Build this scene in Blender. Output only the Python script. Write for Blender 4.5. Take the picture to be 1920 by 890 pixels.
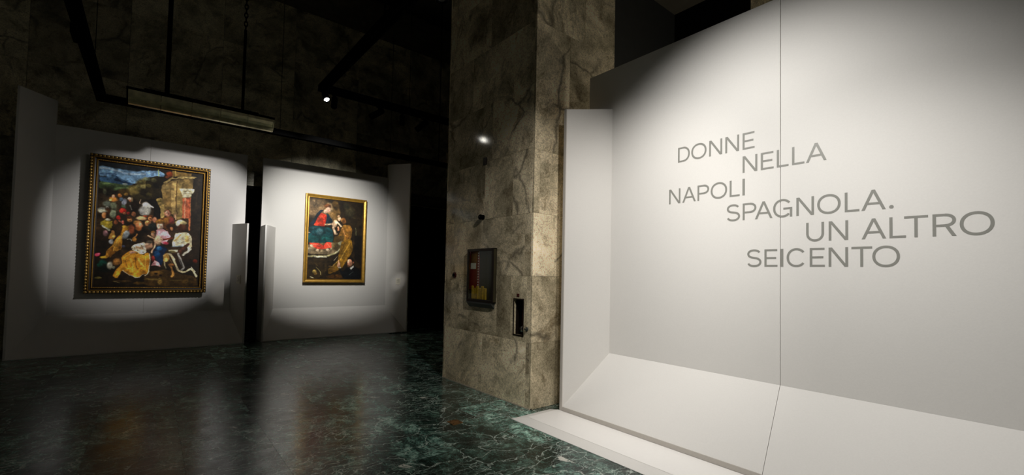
import bpy, math, random
import numpy as np
from mathutils import Vector, Matrix
random.seed(7)
scene = bpy.context.scene
for o in list(bpy.data.objects):
    bpy.data.objects.remove(o)
col = scene.collection

# ---------------------------------------------------------------- camera, world, lights, exposure
cam_d = bpy.data.cameras.new('camera')
cam = bpy.data.objects.new('camera', cam_d)
col.objects.link(cam)
YAW, PITCH, ROLL, F = math.radians(39.2885), math.radians(1.8564), math.radians(1.1814), 826.52
d = Vector((math.sin(YAW) * math.cos(PITCH), math.cos(YAW) * math.cos(PITCH), math.sin(PITCH)))
r = Vector((math.cos(YAW), -math.sin(YAW), 0))
u = r.cross(d)
r2 = math.cos(ROLL) * r + math.sin(ROLL) * u
u2 = -math.sin(ROLL) * r + math.cos(ROLL) * u
m = Matrix((r2, u2, -d)).transposed().to_4x4()
m.translation = (0, 0, 1.55)
cam.matrix_world = m
cam_d.sensor_width = 36
cam_d.lens = 36 * F / 1920
cam_d.shift_y = 41.965 / 1920
cam_d.clip_start = 0.05
scene.camera = cam

w = bpy.data.worlds.new('world')
scene.world = w
w.use_nodes = True
w.node_tree.nodes['Background'].inputs[0].default_value = (1.0, 0.98, 0.88, 1)
w.node_tree.nodes['Background'].inputs[1].default_value = 0.017

vs = scene.view_settings
vs.view_transform = 'Standard'
vs.look = 'None'
vs.exposure = 0.0
vs.gamma = 1.0
vs.use_curve_mapping = False

# lamp beams: name -> (pivot of the lamp head, aim, watts, cone degrees, blend, radius, colour, head length)
WARM = (1.0, 0.95, 0.88)
BEAMS = {
    'altarpiece': ((2.85, 7.08, 4.20), (0.48, 11.1, 2.56), 570, 38.6, 0.65, 0.03, (1.0, 0.985, 0.975), 0.26),
    'madonna': ((2.13, 7.08, 4.20), (3.12, 11.1, 2.52), 840, 53, 1.0, 0.03, (1.0, 0.985, 0.94), 0.2),
    'title_a': ((1.95, 1.75, 4.20), (4.17, 1.66, 1.92), 290, 97, 1.0, 0.05, (1.0, 0.98, 0.945), 0.26),
    'title_b': ((1.95, 0.35, 4.20), (3.8, 1.0, 0.3), 200, 84, 0.9, 0.05, (1.0, 0.975, 0.94), 0.26),
    'pillar_fill': ((1.95, 1.05, 4.20), (3.9, 3.5, 1.25), 220, 73, 0.95, 0.05, (1.0, 0.96, 0.91), 0.26),  # added unseen lamp, stands in for light bounced off the title wall
    'card_a': ((3.68, 7.08, 4.20), (1.43, 10.8, 1.33), 150, 5.5, 1.0, 0.02, WARM, 0.26),
    'card_b': ((3.27, 7.08, 4.20), (5.02, 10.8, 1.33), 150, 5.5, 1.0, 0.02, WARM, 0.18),
    'pillar': ((1.95, 3.50, 4.20), (2.6, 3.6, 0.0), 42, 58, 0.7, 0.04, (1.0, 0.95, 0.87), 0.26),
    'glow': ((1.95, 6.93, 4.20), (2.3, 4.2, 0.0), 40, 60, 1.0, 0.04, (1.0, 0.95, 0.85), 0.16),
}
for bn, (piv, aim, watt, deg, bl, rad, colr, hl_) in BEAMS.items():
    pos = Vector(piv) + (Vector(aim) - Vector(piv)).normalized() * (0.65 * hl_ + 0.03)
    ld = bpy.data.lights.new('beam_' + bn, 'SPOT')
    ld.energy = watt
    ld.spot_size = math.radians(deg)
    ld.spot_blend = bl
    ld.shadow_soft_size = rad
    ld.color = colr
    lo = bpy.data.objects.new('beam_' + bn, ld)
    col.objects.link(lo)
    lo.location = pos
    lo.rotation_euler = (Vector(aim) - Vector(pos)).to_track_quat('-Z', 'Y').to_euler()

# added unseen fill light that brightens the recess behind the title wall
ld = bpy.data.lights.new('recess_fill', 'POINT')
ld.energy = 60
ld.shadow_soft_size = 0.1
ld.color = (1.0, 0.93, 0.8)
lo = bpy.data.objects.new('recess_fill', ld)
col.objects.link(lo)
lo.location = (6.6, 2.6, 2.6)

# ---------------------------------------------------------------- materials
def srgb(c):
    return tuple(((x / 255) / 12.92 if x / 255 <= 0.04045 else ((x / 255 + 0.055) / 1.055) ** 2.4) for x in c)

def newmat(name):
    mt = bpy.data.materials.new(name)
    mt.use_nodes = True
    nt = mt.node_tree
    return mt, nt, nt.nodes['Principled BSDF'], nt.nodes.new, nt.links.new

def paintmat(name, rgb, rough=0.6, metal=0.0, noise=0.06, scale=60, bump=0.0, spec=0.5, lin=False):
    mt, nt, bs, N, Lk = newmat(name)
    c = rgb if lin else srgb(rgb)
    tc = N('ShaderNodeTexCoord')
    nz = N('ShaderNodeTexNoise')
    nz.inputs['Scale'].default_value = scale
    nz.inputs['Detail'].default_value = 4
    Lk(tc.outputs['Object'], nz.inputs['Vector'])
    rp = N('ShaderNodeValToRGB')
    rp.color_ramp.elements[0].position = 0.3
    rp.color_ramp.elements[1].position = 0.7
    rp.color_ramp.elements[0].color = tuple(x * (1 - noise) for x in c) + (1,)
    rp.color_ramp.elements[1].color = tuple(min(1, x * (1 + noise)) for x in c) + (1,)
    Lk(nz.outputs['Fac'], rp.inputs['Fac'])
    Lk(rp.outputs['Color'], bs.inputs['Base Color'])
    bs.inputs['Roughness'].default_value = rough
    bs.inputs['Metallic'].default_value = metal
    bs.inputs['Specular IOR Level'].default_value = spec
    if bump:
        bp = N('ShaderNodeBump')
        bp.inputs['Strength'].default_value = bump
        bp.inputs['Distance'].default_value = 0.002
        Lk(nz.outputs['Fac'], bp.inputs['Height'])
        Lk(bp.outputs['Normal'], bs.inputs['Normal'])
    return mt

def ramp(N, stops):
    rp = N('ShaderNodeValToRGB')
    el = rp.color_ramp.elements
    while len(el) < len(stops):
        el.new(0.5)
    for e, (p, c) in zip(el, stops):
        e.position = p
        e.color = tuple(c) + (1,)
    return rp

def mixrgb(N, Lk, fac, a, b, mode='MIX'):
    mx = N('ShaderNodeMix')
    mx.data_type = 'RGBA'
    mx.blend_type = mode
    for sock, val in ((mx.inputs[0], fac), (mx.inputs[6], a), (mx.inputs[7], b)):
        if hasattr(val, 'is_linked'):
            Lk(val, sock)
        elif isinstance(val, (int, float)):
            sock.default_value = val
        else:
            sock.default_value = tuple(val) + (1,)
    return mx.outputs[2]

def slab_coords(N, Lk, spread=37.0):
    """world position shifted by a different amount on every slab"""
    ge = N('ShaderNodeNewGeometry')
    oi = N('ShaderNodeObjectInfo')
    wn = N('ShaderNodeTexWhiteNoise')
    wn.noise_dimensions = '1D'
    Lk(oi.outputs['Random'], wn.inputs['W'])
    sc = N('ShaderNodeVectorMath')
    sc.operation = 'SCALE'
    sc.inputs['Scale'].default_value = spread
    Lk(wn.outputs['Color'], sc.inputs[0])
    ad = N('ShaderNodeVectorMath')
    ad.operation = 'ADD'
    Lk(ge.outputs['Position'], ad.inputs[0])
    Lk(sc.outputs[0], ad.inputs[1])
    rnd = N('ShaderNodeVectorRotate')
    rnd.rotation_type = 'AXIS_ANGLE'
    rnd.inputs['Axis'].default_value = (0.5, 0.6, 0.62)
    mu = N('ShaderNodeMath')
    mu.operation = 'MULTIPLY'
    mu.inputs[1].default_value = 6.28
    Lk(wn.outputs['Value'], mu.inputs[0])
    Lk(mu.outputs[0], rnd.inputs['Angle'])
    Lk(ad.outputs[0], rnd.inputs['Vector'])
    return rnd.outputs[0], oi.outputs['Random'], ad.outputs[0]

def noise(N, Lk, vec, scale, detail=6, rough=0.6, dist=0.0):
    nz = N('ShaderNodeTexNoise')
    nz.inputs['Scale'].default_value = scale
    nz.inputs['Detail'].default_value = detail
    nz.inputs['Roughness'].default_value = rough
    nz.inputs['Distortion'].default_value = dist
    Lk(vec, nz.inputs['Vector'])
    return nz.outputs['Fac']

def wobble(N, Lk, vec, scale, amount):
    nz = N('ShaderNodeTexNoise')
    nz.inputs['Scale'].default_value = scale
    nz.inputs['Detail'].default_value = 5
    Lk(vec, nz.inputs['Vector'])
    sb = N('ShaderNodeVectorMath')
    sb.operation = 'SUBTRACT'
    sb.inputs[1].default_value = (0.5, 0.5, 0.5)
    Lk(nz.outputs['Color'], sb.inputs[0])
    ma = N('ShaderNodeVectorMath')
    ma.operation = 'MULTIPLY_ADD'
    ma.inputs[1].default_value = (amount,) * 3
    Lk(sb.outputs[0], ma.inputs[0])
    Lk(vec, ma.inputs[2])
    return ma.outputs[0]

def stretch(N, Lk, vec, s):
    mp = N('ShaderNodeMapping')
    mp.inputs['Scale'].default_value = s
    Lk(vec, mp.inputs['Vector'])
    return mp.outputs[0]

def edge_veins(N, Lk, vec, scale, width):
    vo = N('ShaderNodeTexVoronoi')
    vo.feature = 'DISTANCE_TO_EDGE'
    vo.inputs['Scale'].default_value = scale
    Lk(vec, vo.inputs['Vector'])
    mr = N('ShaderNodeMapRange')
    mr.inputs['From Min'].default_value = 0.0
    mr.inputs['From Max'].default_value = width
    mr.inputs['To Min'].default_value = 1.0
    mr.inputs['To Max'].default_value = 0.0
    Lk(vo.outputs['Distance'], mr.inputs['Value'])
    return mr.outputs[0]

def mul(N, Lk, a, b):
    mu = N('ShaderNodeMath')
    mu.operation = 'MULTIPLY'
    for i, v in enumerate((a, b)):
        if isinstance(v, (int, float)):
            mu.inputs[i].default_value = v
        else:
            Lk(v, mu.inputs[i])
    return mu.outputs[0]

def green_marble():
    mt, nt, bs, N, Lk = newmat('green_veined_marble')
    rot, rnd, pos = slab_coords(N, Lk)
    wv = wobble(N, Lk, wobble(N, Lk, pos, 2.2, 0.42), 9.0, 0.12)
    st = stretch(N, Lk, wv, (1.0, 0.6, 1.0))
    cloud = noise(N, Lk, st, 5.0, 10, 0.80)
    rc = ramp(N, [(0.42, (0.004, 0.009, 0.008)), (0.50, (0.022, 0.055, 0.044)), (0.57, (0.12, 0.22, 0.18)), (0.68, (0.42, 0.58, 0.49))])
    Lk(cloud, rc.inputs['Fac'])
    fine = noise(N, Lk, wv, 38, 6, 0.7)
    rf = ramp(N, [(0.40, (0.25, 0.25, 0.25)), (0.62, (1.5, 1.5, 1.5))])
    Lk(fine, rf.inputs['Fac'])
    c1 = mixrgb(N, Lk, 0.85, rc.outputs[0], rf.outputs[0], 'MULTIPLY')
    # pale tone differs from slab to slab
    tone = ramp(N, [(0.0, (0.4, 0.42, 0.4)), (0.5, (1.0, 1.0, 1.0)), (1.0, (2.2, 2.2, 2.2))])
    Lk(rnd, tone.inputs['Fac'])
    c1 = mixrgb(N, Lk, 1.0, c1, tone.outputs[0], 'MULTIPLY')
    # net of pale veins, thick and fine, broken up by a mask
    msk = ramp(N, [(0.44, (0, 0, 0)), (0.62, (1, 1, 1))])
    Lk(noise(N, Lk, pos, 1.7, 4, 0.6), msk.inputs['Fac'])
    st2 = stretch(N, Lk, wobble(N, Lk, wobble(N, Lk, pos, 1.5, 0.6), 14.0, 0.07), (0.62, 1.5, 1.0))
    v0 = mul(N, Lk, edge_veins(N, Lk, st2, 3.4, 0.016), 0.9)
    v1 = mul(N, Lk, edge_veins(N, Lk, st2, 8.0, 0.030), msk.outputs[0])
    v2 = mul(N, Lk, edge_veins(N, Lk, wv, 17.0, 0.06), msk.outputs[0])
    v3 = edge_veins(N, Lk, stretch(N, Lk, wv, (0.7, 1.4, 1.0)), 42.0, 0.08)
    c2 = mixrgb(N, Lk, mul(N, Lk, v3, 0.20), c1, (0.22, 0.34, 0.28))
    c2 = mixrgb(N, Lk, mul(N, Lk, v2, 0.5), c2, (0.38, 0.50, 0.43))
    c2 = mixrgb(N, Lk, mul(N, Lk, v1, 0.8), c2, (0.55, 0.65, 0.57))
    c2 = mixrgb(N, Lk, mul(N, Lk, v0, 0.75), c2, (0.62, 0.70, 0.62))
    pat = ramp(N, [(0.655, (0, 0, 0)), (0.69, (1, 1, 1))])
    Lk(noise(N, Lk, stretch(N, Lk, wv, (1.6, 0.7, 1)), 2.6, 7, 0.62), pat.inputs['Fac'])
    c2 = mixrgb(N, Lk, mul(N, Lk, pat.outputs[0], 0.8), c2, (0.78, 0.76, 0.68))
    Lk(c2, bs.inputs['Base Color'])
    bs.inputs['Specular IOR Level'].default_value = 0.3
    rr = ramp(N, [(0.3, (0.15,) * 3), (0.7, (0.28,) * 3)])
    Lk(noise(N, Lk, pos, 5, 4), rr.inputs['Fac'])
    Lk(rr.outputs[0], bs.inputs['Roughness'])
    bp = N('ShaderNodeBump')
    bp.inputs['Strength'].default_value = 0.10
    bp.inputs['Distance'].default_value = 0.004
    Lk(noise(N, Lk, pos, 7, 3), bp.inputs['Height'])
    Lk(bp.outputs['Normal'], bs.inputs['Normal'])
    return mt

def grey_marble(name, tint=(1, 1, 1), rough=0.09):
    mt, nt, bs, N, Lk = newmat(name)
    rot, rnd, pos = slab_coords(N, Lk)
    wv = wobble(N, Lk, rot, 1.6, 0.5)
    cl = noise(N, Lk, stretch(N, Lk, wv, (1, 1, 0.55)), 2.0, 9, 0.62, 0.4)
    rc = ramp(N, [(0.30, (0.07, 0.055, 0.035)), (0.43, (0.24, 0.205, 0.145)), (0.54, (0.46, 0.39, 0.29)), (0.70, (0.68, 0.58, 0.45))])
    Lk(cl, rc.inputs['Fac'])
    fine = noise(N, Lk, wobble(N, Lk, rot, 14, 0.1), 55, 6, 0.72)
    rf = ramp(N, [(0.38, (0.26, 0.245, 0.22)), (0.58, (1.15, 1.15, 1.15))])
    Lk(fine, rf.inputs['Fac'])
    c = mixrgb(N, Lk, 0.8, rc.outputs[0], rf.outputs[0], 'MULTIPLY')
    mid = ramp(N, [(0.52, (1, 1, 1)), (0.64, (0.30, 0.26, 0.20))])
    Lk(noise(N, Lk, stretch(N, Lk, wobble(N, Lk, rot, 3, 0.5), (3.0, 1, 0.7)), 2.6, 9, 0.75), mid.inputs['Fac'])
    c = mixrgb(N, Lk, 0.85, c, mid.outputs[0], 'MULTIPLY')
    tone = ramp(N, [(0.0, (0.6, 0.59, 0.56)), (1.0, (1.45, 1.45, 1.45))])
    Lk(rnd, tone.inputs['Fac'])
    c = mixrgb(N, Lk, 1.0, c, tone.outputs[0], 'MULTIPLY')
    msk = ramp(N, [(0.50, (0, 0, 0)), (0.60, (1, 1, 1))])
    Lk(noise(N, Lk, rot, 1.3, 3), msk.inputs['Fac'])
    v1 = mul(N, Lk, edge_veins(N, Lk, stretch(N, Lk, wobble(N, Lk, rot, 3.0, 0.30), (1, 1, 0.5)), 1.7, 0.05), msk.outputs[0])
    c = mixrgb(N, Lk, mul(N, Lk, v1, 0.85), c, (0.028, 0.023, 0.018))
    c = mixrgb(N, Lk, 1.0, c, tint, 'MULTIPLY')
    gm = N('ShaderNodeGamma')
    gm.inputs['Gamma'].default_value = 0.72
    Lk(c, gm.inputs['Color'])
    c = gm.outputs[0]
    Lk(c, bs.inputs['Base Color'])
    bs.inputs['Roughness'].default_value = rough
    bp = N('ShaderNodeBump')
    bp.inputs['Strength'].default_value = 0.05
    bp.inputs['Distance'].default_value = 0.003
    Lk(fine, bp.inputs['Height'])
    Lk(bp.outputs['Normal'], bs.inputs['Normal'])
    return mt

def attribute_paint(name):
    mt, nt, bs, N, Lk = newmat(name)
    at = N('ShaderNodeAttribute')
    at.attribute_name = 'paint'
    tc = N('ShaderNodeTexCoord')
    brush = noise(N, Lk, wobble(N, Lk, tc.outputs['Object'], 12, 0.08), 55, 5, 0.65)
    rb = ramp(N, [(0.3, (0.72, 0.72, 0.72)), (0.7, (1.25, 1.25, 1.25))])
    Lk(brush, rb.inputs['Fac'])
    c = mixrgb(N, Lk, 0.7, at.outputs['Color'], rb.outputs[0], 'MULTIPLY')
    Lk(c, bs.inputs['Base Color'])
    bs.inputs['Roughness'].default_value = 0.5
    bs.inputs['Specular IOR Level'].default_value = 0.3
    return mt

def emitter(name, rgb, strength):
    mt, nt, bs, N, Lk = newmat(name)
    bs.inputs['Base Color'].default_value = (0.1, 0.1, 0.1, 1)
    bs.inputs['Emission Color'].default_value = tuple(rgb) + (1,)
    bs.inputs['Emission Strength'].default_value = strength
    return mt

def glassmat(name, rgb=(1, 1, 1), rough=0.02):
    mt, nt, bs, N, Lk = newmat(name)
    tr = N('ShaderNodeBsdfTransparent')
    tr.inputs[0].default_value = tuple(rgb) + (1,)
    gl = N('ShaderNodeBsdfGlossy')
    gl.inputs['Roughness'].default_value = rough
    mx = N('ShaderNodeMixShader')
    mx.inputs[0].default_value = 0.05
    Lk(tr.outputs[0], mx.inputs[1])
    Lk(gl.outputs[0], mx.inputs[2])
    Lk(mx.outputs[0], nt.nodes['Material Output'].inputs['Surface'])
    return mt

M = dict(
    white=paintmat('white_wall_paint', (223, 220, 215), 0.75, noise=0.015, scale=90, bump=0.15, spec=0.25),
    plinth=paintmat('white_satin_board', (238, 235, 231), 0.45, noise=0.01, scale=40, spec=0.4),
    edge=paintmat('panel_edge_paint', (196, 190, 182), 0.7, noise=0.02, spec=0.25),
    letter=paintmat('grey_vinyl', (140, 139, 132), 0.36, noise=0.03, scale=30, spec=0.7),
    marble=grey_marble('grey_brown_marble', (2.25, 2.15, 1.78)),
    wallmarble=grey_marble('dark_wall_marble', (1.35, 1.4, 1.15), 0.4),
    floor=green_marble(),
    grout=paintmat('dark_joint', (24, 24, 22), 0.9),
    black=paintmat('matt_black_metal', (7, 7, 7), 1.0, noise=0.2, spec=0.0),
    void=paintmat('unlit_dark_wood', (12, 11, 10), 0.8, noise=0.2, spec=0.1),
    plaster=paintmat('dim_plaster', (120, 112, 96), 0.9, noise=0.08, scale=4),
    stucco=paintmat('brown_cornice_stone', (104, 92, 74), 0.7, noise=0.15, scale=8),
    greywall=paintmat('dark_grey_paint', (74, 75, 74), 0.8, noise=0.05, scale=4),
    pale=paintmat('pale_stone_skirting', (196, 186, 166), 0.5, noise=0.15, scale=25),
    gilt=paintmat('worn_gilding', (196, 146, 62), 0.36, metal=0.75, noise=0.25, scale=45, bump=0.6),
    giltbead=paintmat('bright_carved_gilding', (214, 172, 92), 0.34, metal=0.6, noise=0.3, scale=30, bump=0.4),
    darkwood=paintmat('dark_frame_wood', (30, 19, 10), 0.45, noise=0.25, scale=35),
    plaingilt=paintmat('plain_gilding', (190, 146, 60), 0.38, metal=0.55, noise=0.18, scale=18, bump=0.4),
    canvas=attribute_paint('oil_paint'),
    card=paintmat('cream_card', (236, 232, 216), 0.7, noise=0.01),
    ink=paintmat('grey_print', (120, 118, 110), 0.7, noise=0.01),
    brass=paintmat('aged_brass', (150, 108, 62), 0.35, metal=0.8, noise=0.25, scale=25),
    bronze=paintmat('dark_bronze', (34, 26, 20), 0.4, metal=0.3, noise=0.2, scale=20),
    red=paintmat('red_enamel', (128, 20, 16), 0.4, noise=0.12, scale=12),
    darkred=paintmat('dark_red_enamel', (70, 14, 12), 0.45, noise=0.12, scale=12),
    yellow=paintmat('yellow_canvas_hose', (190, 150, 26), 0.6, noise=0.25, scale=40),
    olive=paintmat('dark_olive_back', (56, 50, 26), 0.6, noise=0.2, scale=10),
    grey=paintmat('grey_steel', (88, 92, 92), 0.4, metal=0.5, noise=0.1),
    silver=paintmat('polished_steel', (200, 200, 195), 0.2, metal=1.0, noise=0.05),
    whitedot=paintmat('white_plastic', (225, 225, 220), 0.5, noise=0.02),
    lampglass=paintmat('etched_brassy_glass', (214, 204, 160), 0.28, metal=0.6, noise=0.3, scale=9, bump=0.4),
    glass=glassmat('cabinet_glass', (0.92, 0.94, 0.9)),
    lens_on=emitter('glowing_lens', (1.0, 0.96, 0.86), 60),
    lens=paintmat('unlit_lens', (40, 40, 42), 0.15, noise=0.02),
)

# ---------------------------------------------------------------- mesh helpers
def link(o, parent=None):
    col.objects.link(o)
    if parent is not None:
        o.parent = parent
        o.matrix_parent_inverse = Matrix.Translation(-Vector(world_loc(parent)))
    return o

def world_loc(o):
    v = Vector(o.location)
    return v if o.parent is None else v   # parts below a thing keep their meshes in world coordinates

def raw(name, vf, mat, parent=None, smooth=False):
    me = bpy.data.meshes.new(name)
    me.from_pydata([tuple(v) for v in vf[0]], [], vf[1])
    me.update()
    if smooth:
        me.polygons.foreach_set('use_smooth', [True] * len(me.polygons))
    me.materials.append(M[mat])
    o = bpy.data.objects.new(name, me)
    return link(o, parent)

def empty(name, loc, label, cat, group=None):
    o = bpy.data.objects.new(name, None)
    o.location = loc
    o.empty_display_size = 0.1
    col.objects.link(o)
    return tag(o, label, cat, group)

def tag(o, label, cat, group=None):
    o['label'] = label
    o['category'] = cat
    if group:
        o['group'] = group
    return o

def struct(o, label=None):
    o['kind'] = 'structure'
    if label:
        o['label'] = label
    return o

def join(*vfs):
    V, Fc = [], []
    for v, f in vfs:
        n = len(V)
        V += list(v)
        Fc += [tuple(i + n for i in q) for q in f]
    return V, Fc

def box(x0, x1, y0, y1, z0, z1, bev=0.0):
    if bev <= 0:
        V = [(x, y, z) for z in (z0, z1) for x, y in ((x0, y0), (x1, y0), (x1, y1), (x0, y1))]
        return V, [(3, 2, 1, 0), (4, 5, 6, 7), (0, 1, 5, 4), (1, 2, 6, 5), (2, 3, 7, 6), (3, 0, 4, 7)]
    b = bev
    pl = [(x0 + b, y0), (x1 - b, y0), (x1, y0 + b), (x1, y1 - b), (x1 - b, y1), (x0 + b, y1), (x0, y1 - b), (x0, y0 + b)]
    pi = [(x0 + b, y0 + b), (x1 - b, y0 + b), (x1 - b, y0 + b), (x1 - b, y1 - b), (x1 - b, y1 - b), (x0 + b, y1 - b), (x0 + b, y1 - b), (x0 + b, y0 + b)]
    V = [(x, y, z0) for x, y in pi] + [(x, y, z0 + b) for x, y in pl] + [(x, y, z1 - b) for x, y in pl] + [(x, y, z1) for x, y in pi]
    Fc = [tuple(range(7, -1, -1)), tuple(range(24, 32))]
    for L_ in range(3):
        for i in range(8):
            j = (i + 1) % 8
            Fc.append((L_ * 8 + i, L_ * 8 + j, L_ * 8 + 8 + j, L_ * 8 + 8 + i))
    return V, Fc

def prism(poly, z0, z1):
    n = len(poly)
    V = [(x, y, z0) for x, y in poly] + [(x, y, z1) for x, y in poly]
    Fc = [tuple(range(n - 1, -1, -1)), tuple(range(n, 2 * n))]
    Fc += [(i, (i + 1) % n, n + (i + 1) % n, n + i) for i in range(n)]
    return V, Fc

def prism_axis(poly, a0, a1, axis):
    """extrude a closed polygon of the other two coordinates along 'x' or 'y'"""
    v, f = prism(poly, a0, a1)
    if axis == 'y':
        return [(p[0], p[2], p[1]) for p in v], f      # poly = (x, z)
    return [(p[2], p[0], p[1]) for p in v], f          # poly = (y, z)

def tube(p0, p1, rad, n=10, rad1=None):
    p0, p1 = Vector(p0), Vector(p1)
    rad1 = rad if rad1 is None else rad1
    dr = (p1 - p0).normalized()
    a = dr.orthogonal().normalized()
    b = dr.cross(a)
    V = []
    for p, rr in ((p0, rad), (p1, rad1)):
        V += [p + a * rr * math.cos(t) + b * rr * math.sin(t) for t in (2 * math.pi * i / n for i in range(n))]
    Fc = [(i, (i + 1) % n, n + (i + 1) % n, n + i) for i in range(n)] + [tuple(range(n - 1, -1, -1)), tuple(range(n, 2 * n))]
    return V, Fc

def lathe(p0, axis, prof, n=20):
    """profile = (distance along the axis, radius)"""
    p0, dr = Vector(p0), Vector(axis).normalized()
    a = dr.orthogonal().normalized()
    b = dr.cross(a)
    V, Fc = [], []
    for h, rr in prof:
        V += [p0 + dr * h + (a * math.cos(t) + b * math.sin(t)) * rr for t in (2 * math.pi * i / n for i in range(n))]
    for k in range(len(prof) - 1):
        Fc += [(k * n + i, k * n + (i + 1) % n, (k + 1) * n + (i + 1) % n, (k + 1) * n + i) for i in range(n)]
    Fc += [tuple(range(n - 1, -1, -1)), tuple(range((len(prof) - 1) * n, len(prof) * n))]
    return V, Fc

def ball(c, rx, ry, rz, nu=8, nv=5):
    V = [(c[0], c[1], c[2] - rz)]
    for j in range(1, nv):
        ph = -math.pi / 2 + math.pi * j / nv
        V += [(c[0] + rx * math.cos(ph) * math.cos(t), c[1] + ry * math.cos(ph) * math.sin(t), c[2] + rz * math.sin(ph)) for t in (2 * math.pi * i / nu for i in range(nu))]
    V.append((c[0], c[1], c[2] + rz))
    Fc = [(0, 1 + (i + 1) % nu, 1 + i) for i in range(nu)]
    for j in range(nv - 2):
        Fc += [(1 + j * nu + i, 1 + j * nu + (i + 1) % nu, 1 + (j + 1) * nu + (i + 1) % nu, 1 + (j + 1) * nu + i) for i in range(nu)]
    e = len(V) - 1
    Fc += [(1 + (nv - 2) * nu + i, 1 + (nv - 2) * nu + (i + 1) % nu, e) for i in range(nu)]
    return V, Fc

def piece(name, mesh_cache, dims, loc, mat, parent):
    """a slab whose mesh is shared by all slabs of the same size; bevelled box centred on its own origin"""
    key = tuple(round(x, 3) for x in dims) + (mat,)
    if key not in mesh_cache:
        dx, dy, dz = (x / 2 for x in dims)
        v, f = box(-dx, dx, -dy, dy, -dz, dz, 0.0006 if mat == 'floor' else 0.0012)
        me = bpy.data.meshes.new(name)
        me.from_pydata(v, [], f)
        me.materials.append(M[mat])
        mesh_cache[key] = me
    o = bpy.data.objects.new(name, mesh_cache[key])
    col.objects.link(o)
    o.parent = parent
    o.location = Vector(loc) - Vector(parent.location)
    return o

CACHE = {}

# ---------------------------------------------------------------- floor
GAP = 0.0012
floor = struct(raw('floor', box(-6, 9.6, -7, 14, -0.12, -0.02), 'floor'), 'polished dark green marble floor with pale veins')
PX, PY = 0.63, 1.34
k0 = 1.52 - PX * 8
n_f = 0
for i in range(20):
    x0 = k0 + i * PX
    off = (0.45, 1.05, 0.1, 0.75)[i % 4]
    for j in range(-1, 10):
        y0 = 0.2 + off + j * PY
        y1 = y0 + PY
        if y1 > 13.9:
            continue
        # leave out slabs lying wholly under the pillar or behind the display wall
        if x0 > 4.2 and y0 < 10.0:
            continue
        piece('floor_slab', CACHE, (PX - GAP, PY - GAP, 0.02), (x0 + PX / 2, (y0 + y1) / 2, -0.01), 'floor', floor)
        n_f += 1
piece('floor_border', CACHE, (14.0, 6.2, 0.018), (0.6, -3.9, -0.0115), 'floor', floor)
piece('floor_border', CACHE, (5.0, 9.6, 0.018), (7.1, 4.9, -0.0115), 'floor', floor)

# ---------------------------------------------------------------- room shell
YW = 11.9
DOORS = [(1.1, 2.6), (5.75, 8.2)]
ZD = 3.5
far = struct(raw('wall_far', join(
    box(-6, DOORS[0][0], YW + 0.03, YW + 0.25, 0, ZD), box(DOORS[0][1], DOORS[1][0], YW + 0.03, YW + 0.25, 0, ZD),
    box(DOORS[1][1], 9.6, YW + 0.03, YW + 0.25, 0, ZD), box(-6, 9.6, YW + 0.03, YW + 0.25, ZD, 9.2)), 'grout'),
    'dark marble clad wall behind the lit display walls')
zs = [0, 1.17, 2.34, 3.5, 3.86, 5.3, 6.75, 8.1]
xs = [-6, -4.7, -3.3, -1.9, -0.5, 1.1, 2.6, 4.2, 5.75, 7.0, 8.2, 9.6]
for zi in range(len(zs) - 1):
    for xi in range(len(xs) - 1):
        a, b = xs[xi], xs[xi + 1]
        if zs[zi + 1] <= 3.51 and any(a >= q0 - 0.01 and b <= q1 + 0.01 for q0, q1 in DOORS):
            continue
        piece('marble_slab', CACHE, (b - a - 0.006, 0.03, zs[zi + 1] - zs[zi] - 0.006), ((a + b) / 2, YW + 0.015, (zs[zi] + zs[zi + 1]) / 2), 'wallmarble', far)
corn = prism_axis([(YW, 8.1), (YW - 0.06, 8.12), (YW - 0.08, 8.26), (YW - 0.2, 8.42), (YW - 0.24, 8.5), (YW - 0.42, 8.62), (YW - 0.46, 8.78), (YW - 0.46, 8.86), (YW, 8.9)], -6, 9.6, 'x')
struct(raw('trim_1', corn, 'stucco'), 'moulded stone cornice along the top of the far wall')
lint = prism_axis([(YW - 0.01, 3.52), (YW - 0.05, 3.54), (YW - 0.05, 3.78), (YW - 0.09, 3.80), (YW - 0.09, 3.84), (YW - 0.01, 3.86)], 5.6, 8.35, 'x')
struct(raw('trim_2', lint, 'stucco'), 'stone lintel over the dark doorway beside the pillar')
for n_, (a, b) in enumerate(DOORS):
    dr_ = bpy.data.objects.new('door_%d' % (n_ + 1), None)
    dr_.location = ((a + b) / 2, YW + 0.2, 0)
    col.objects.link(dr_)
    struct(dr_, ('unlit dark doorway seen between the two display walls', 'unlit dark doorway beside the marble pillar')[n_])
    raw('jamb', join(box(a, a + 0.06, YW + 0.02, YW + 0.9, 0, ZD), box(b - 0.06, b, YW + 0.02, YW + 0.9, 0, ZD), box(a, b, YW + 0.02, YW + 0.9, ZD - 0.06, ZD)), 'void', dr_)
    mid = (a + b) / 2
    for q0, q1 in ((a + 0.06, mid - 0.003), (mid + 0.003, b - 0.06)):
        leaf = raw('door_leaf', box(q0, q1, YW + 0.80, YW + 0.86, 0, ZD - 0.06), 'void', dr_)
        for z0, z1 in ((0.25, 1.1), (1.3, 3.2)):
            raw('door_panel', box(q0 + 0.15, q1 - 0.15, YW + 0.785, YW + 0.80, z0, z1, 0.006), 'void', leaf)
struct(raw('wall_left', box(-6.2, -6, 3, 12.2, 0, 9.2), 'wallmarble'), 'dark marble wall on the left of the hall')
struct(raw('ceiling', box(-6.2, 9.8, -3, 14.2, 9.2, 9.4), 'plaster'), 'unlit plaster ceiling high above the hall')
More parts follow.
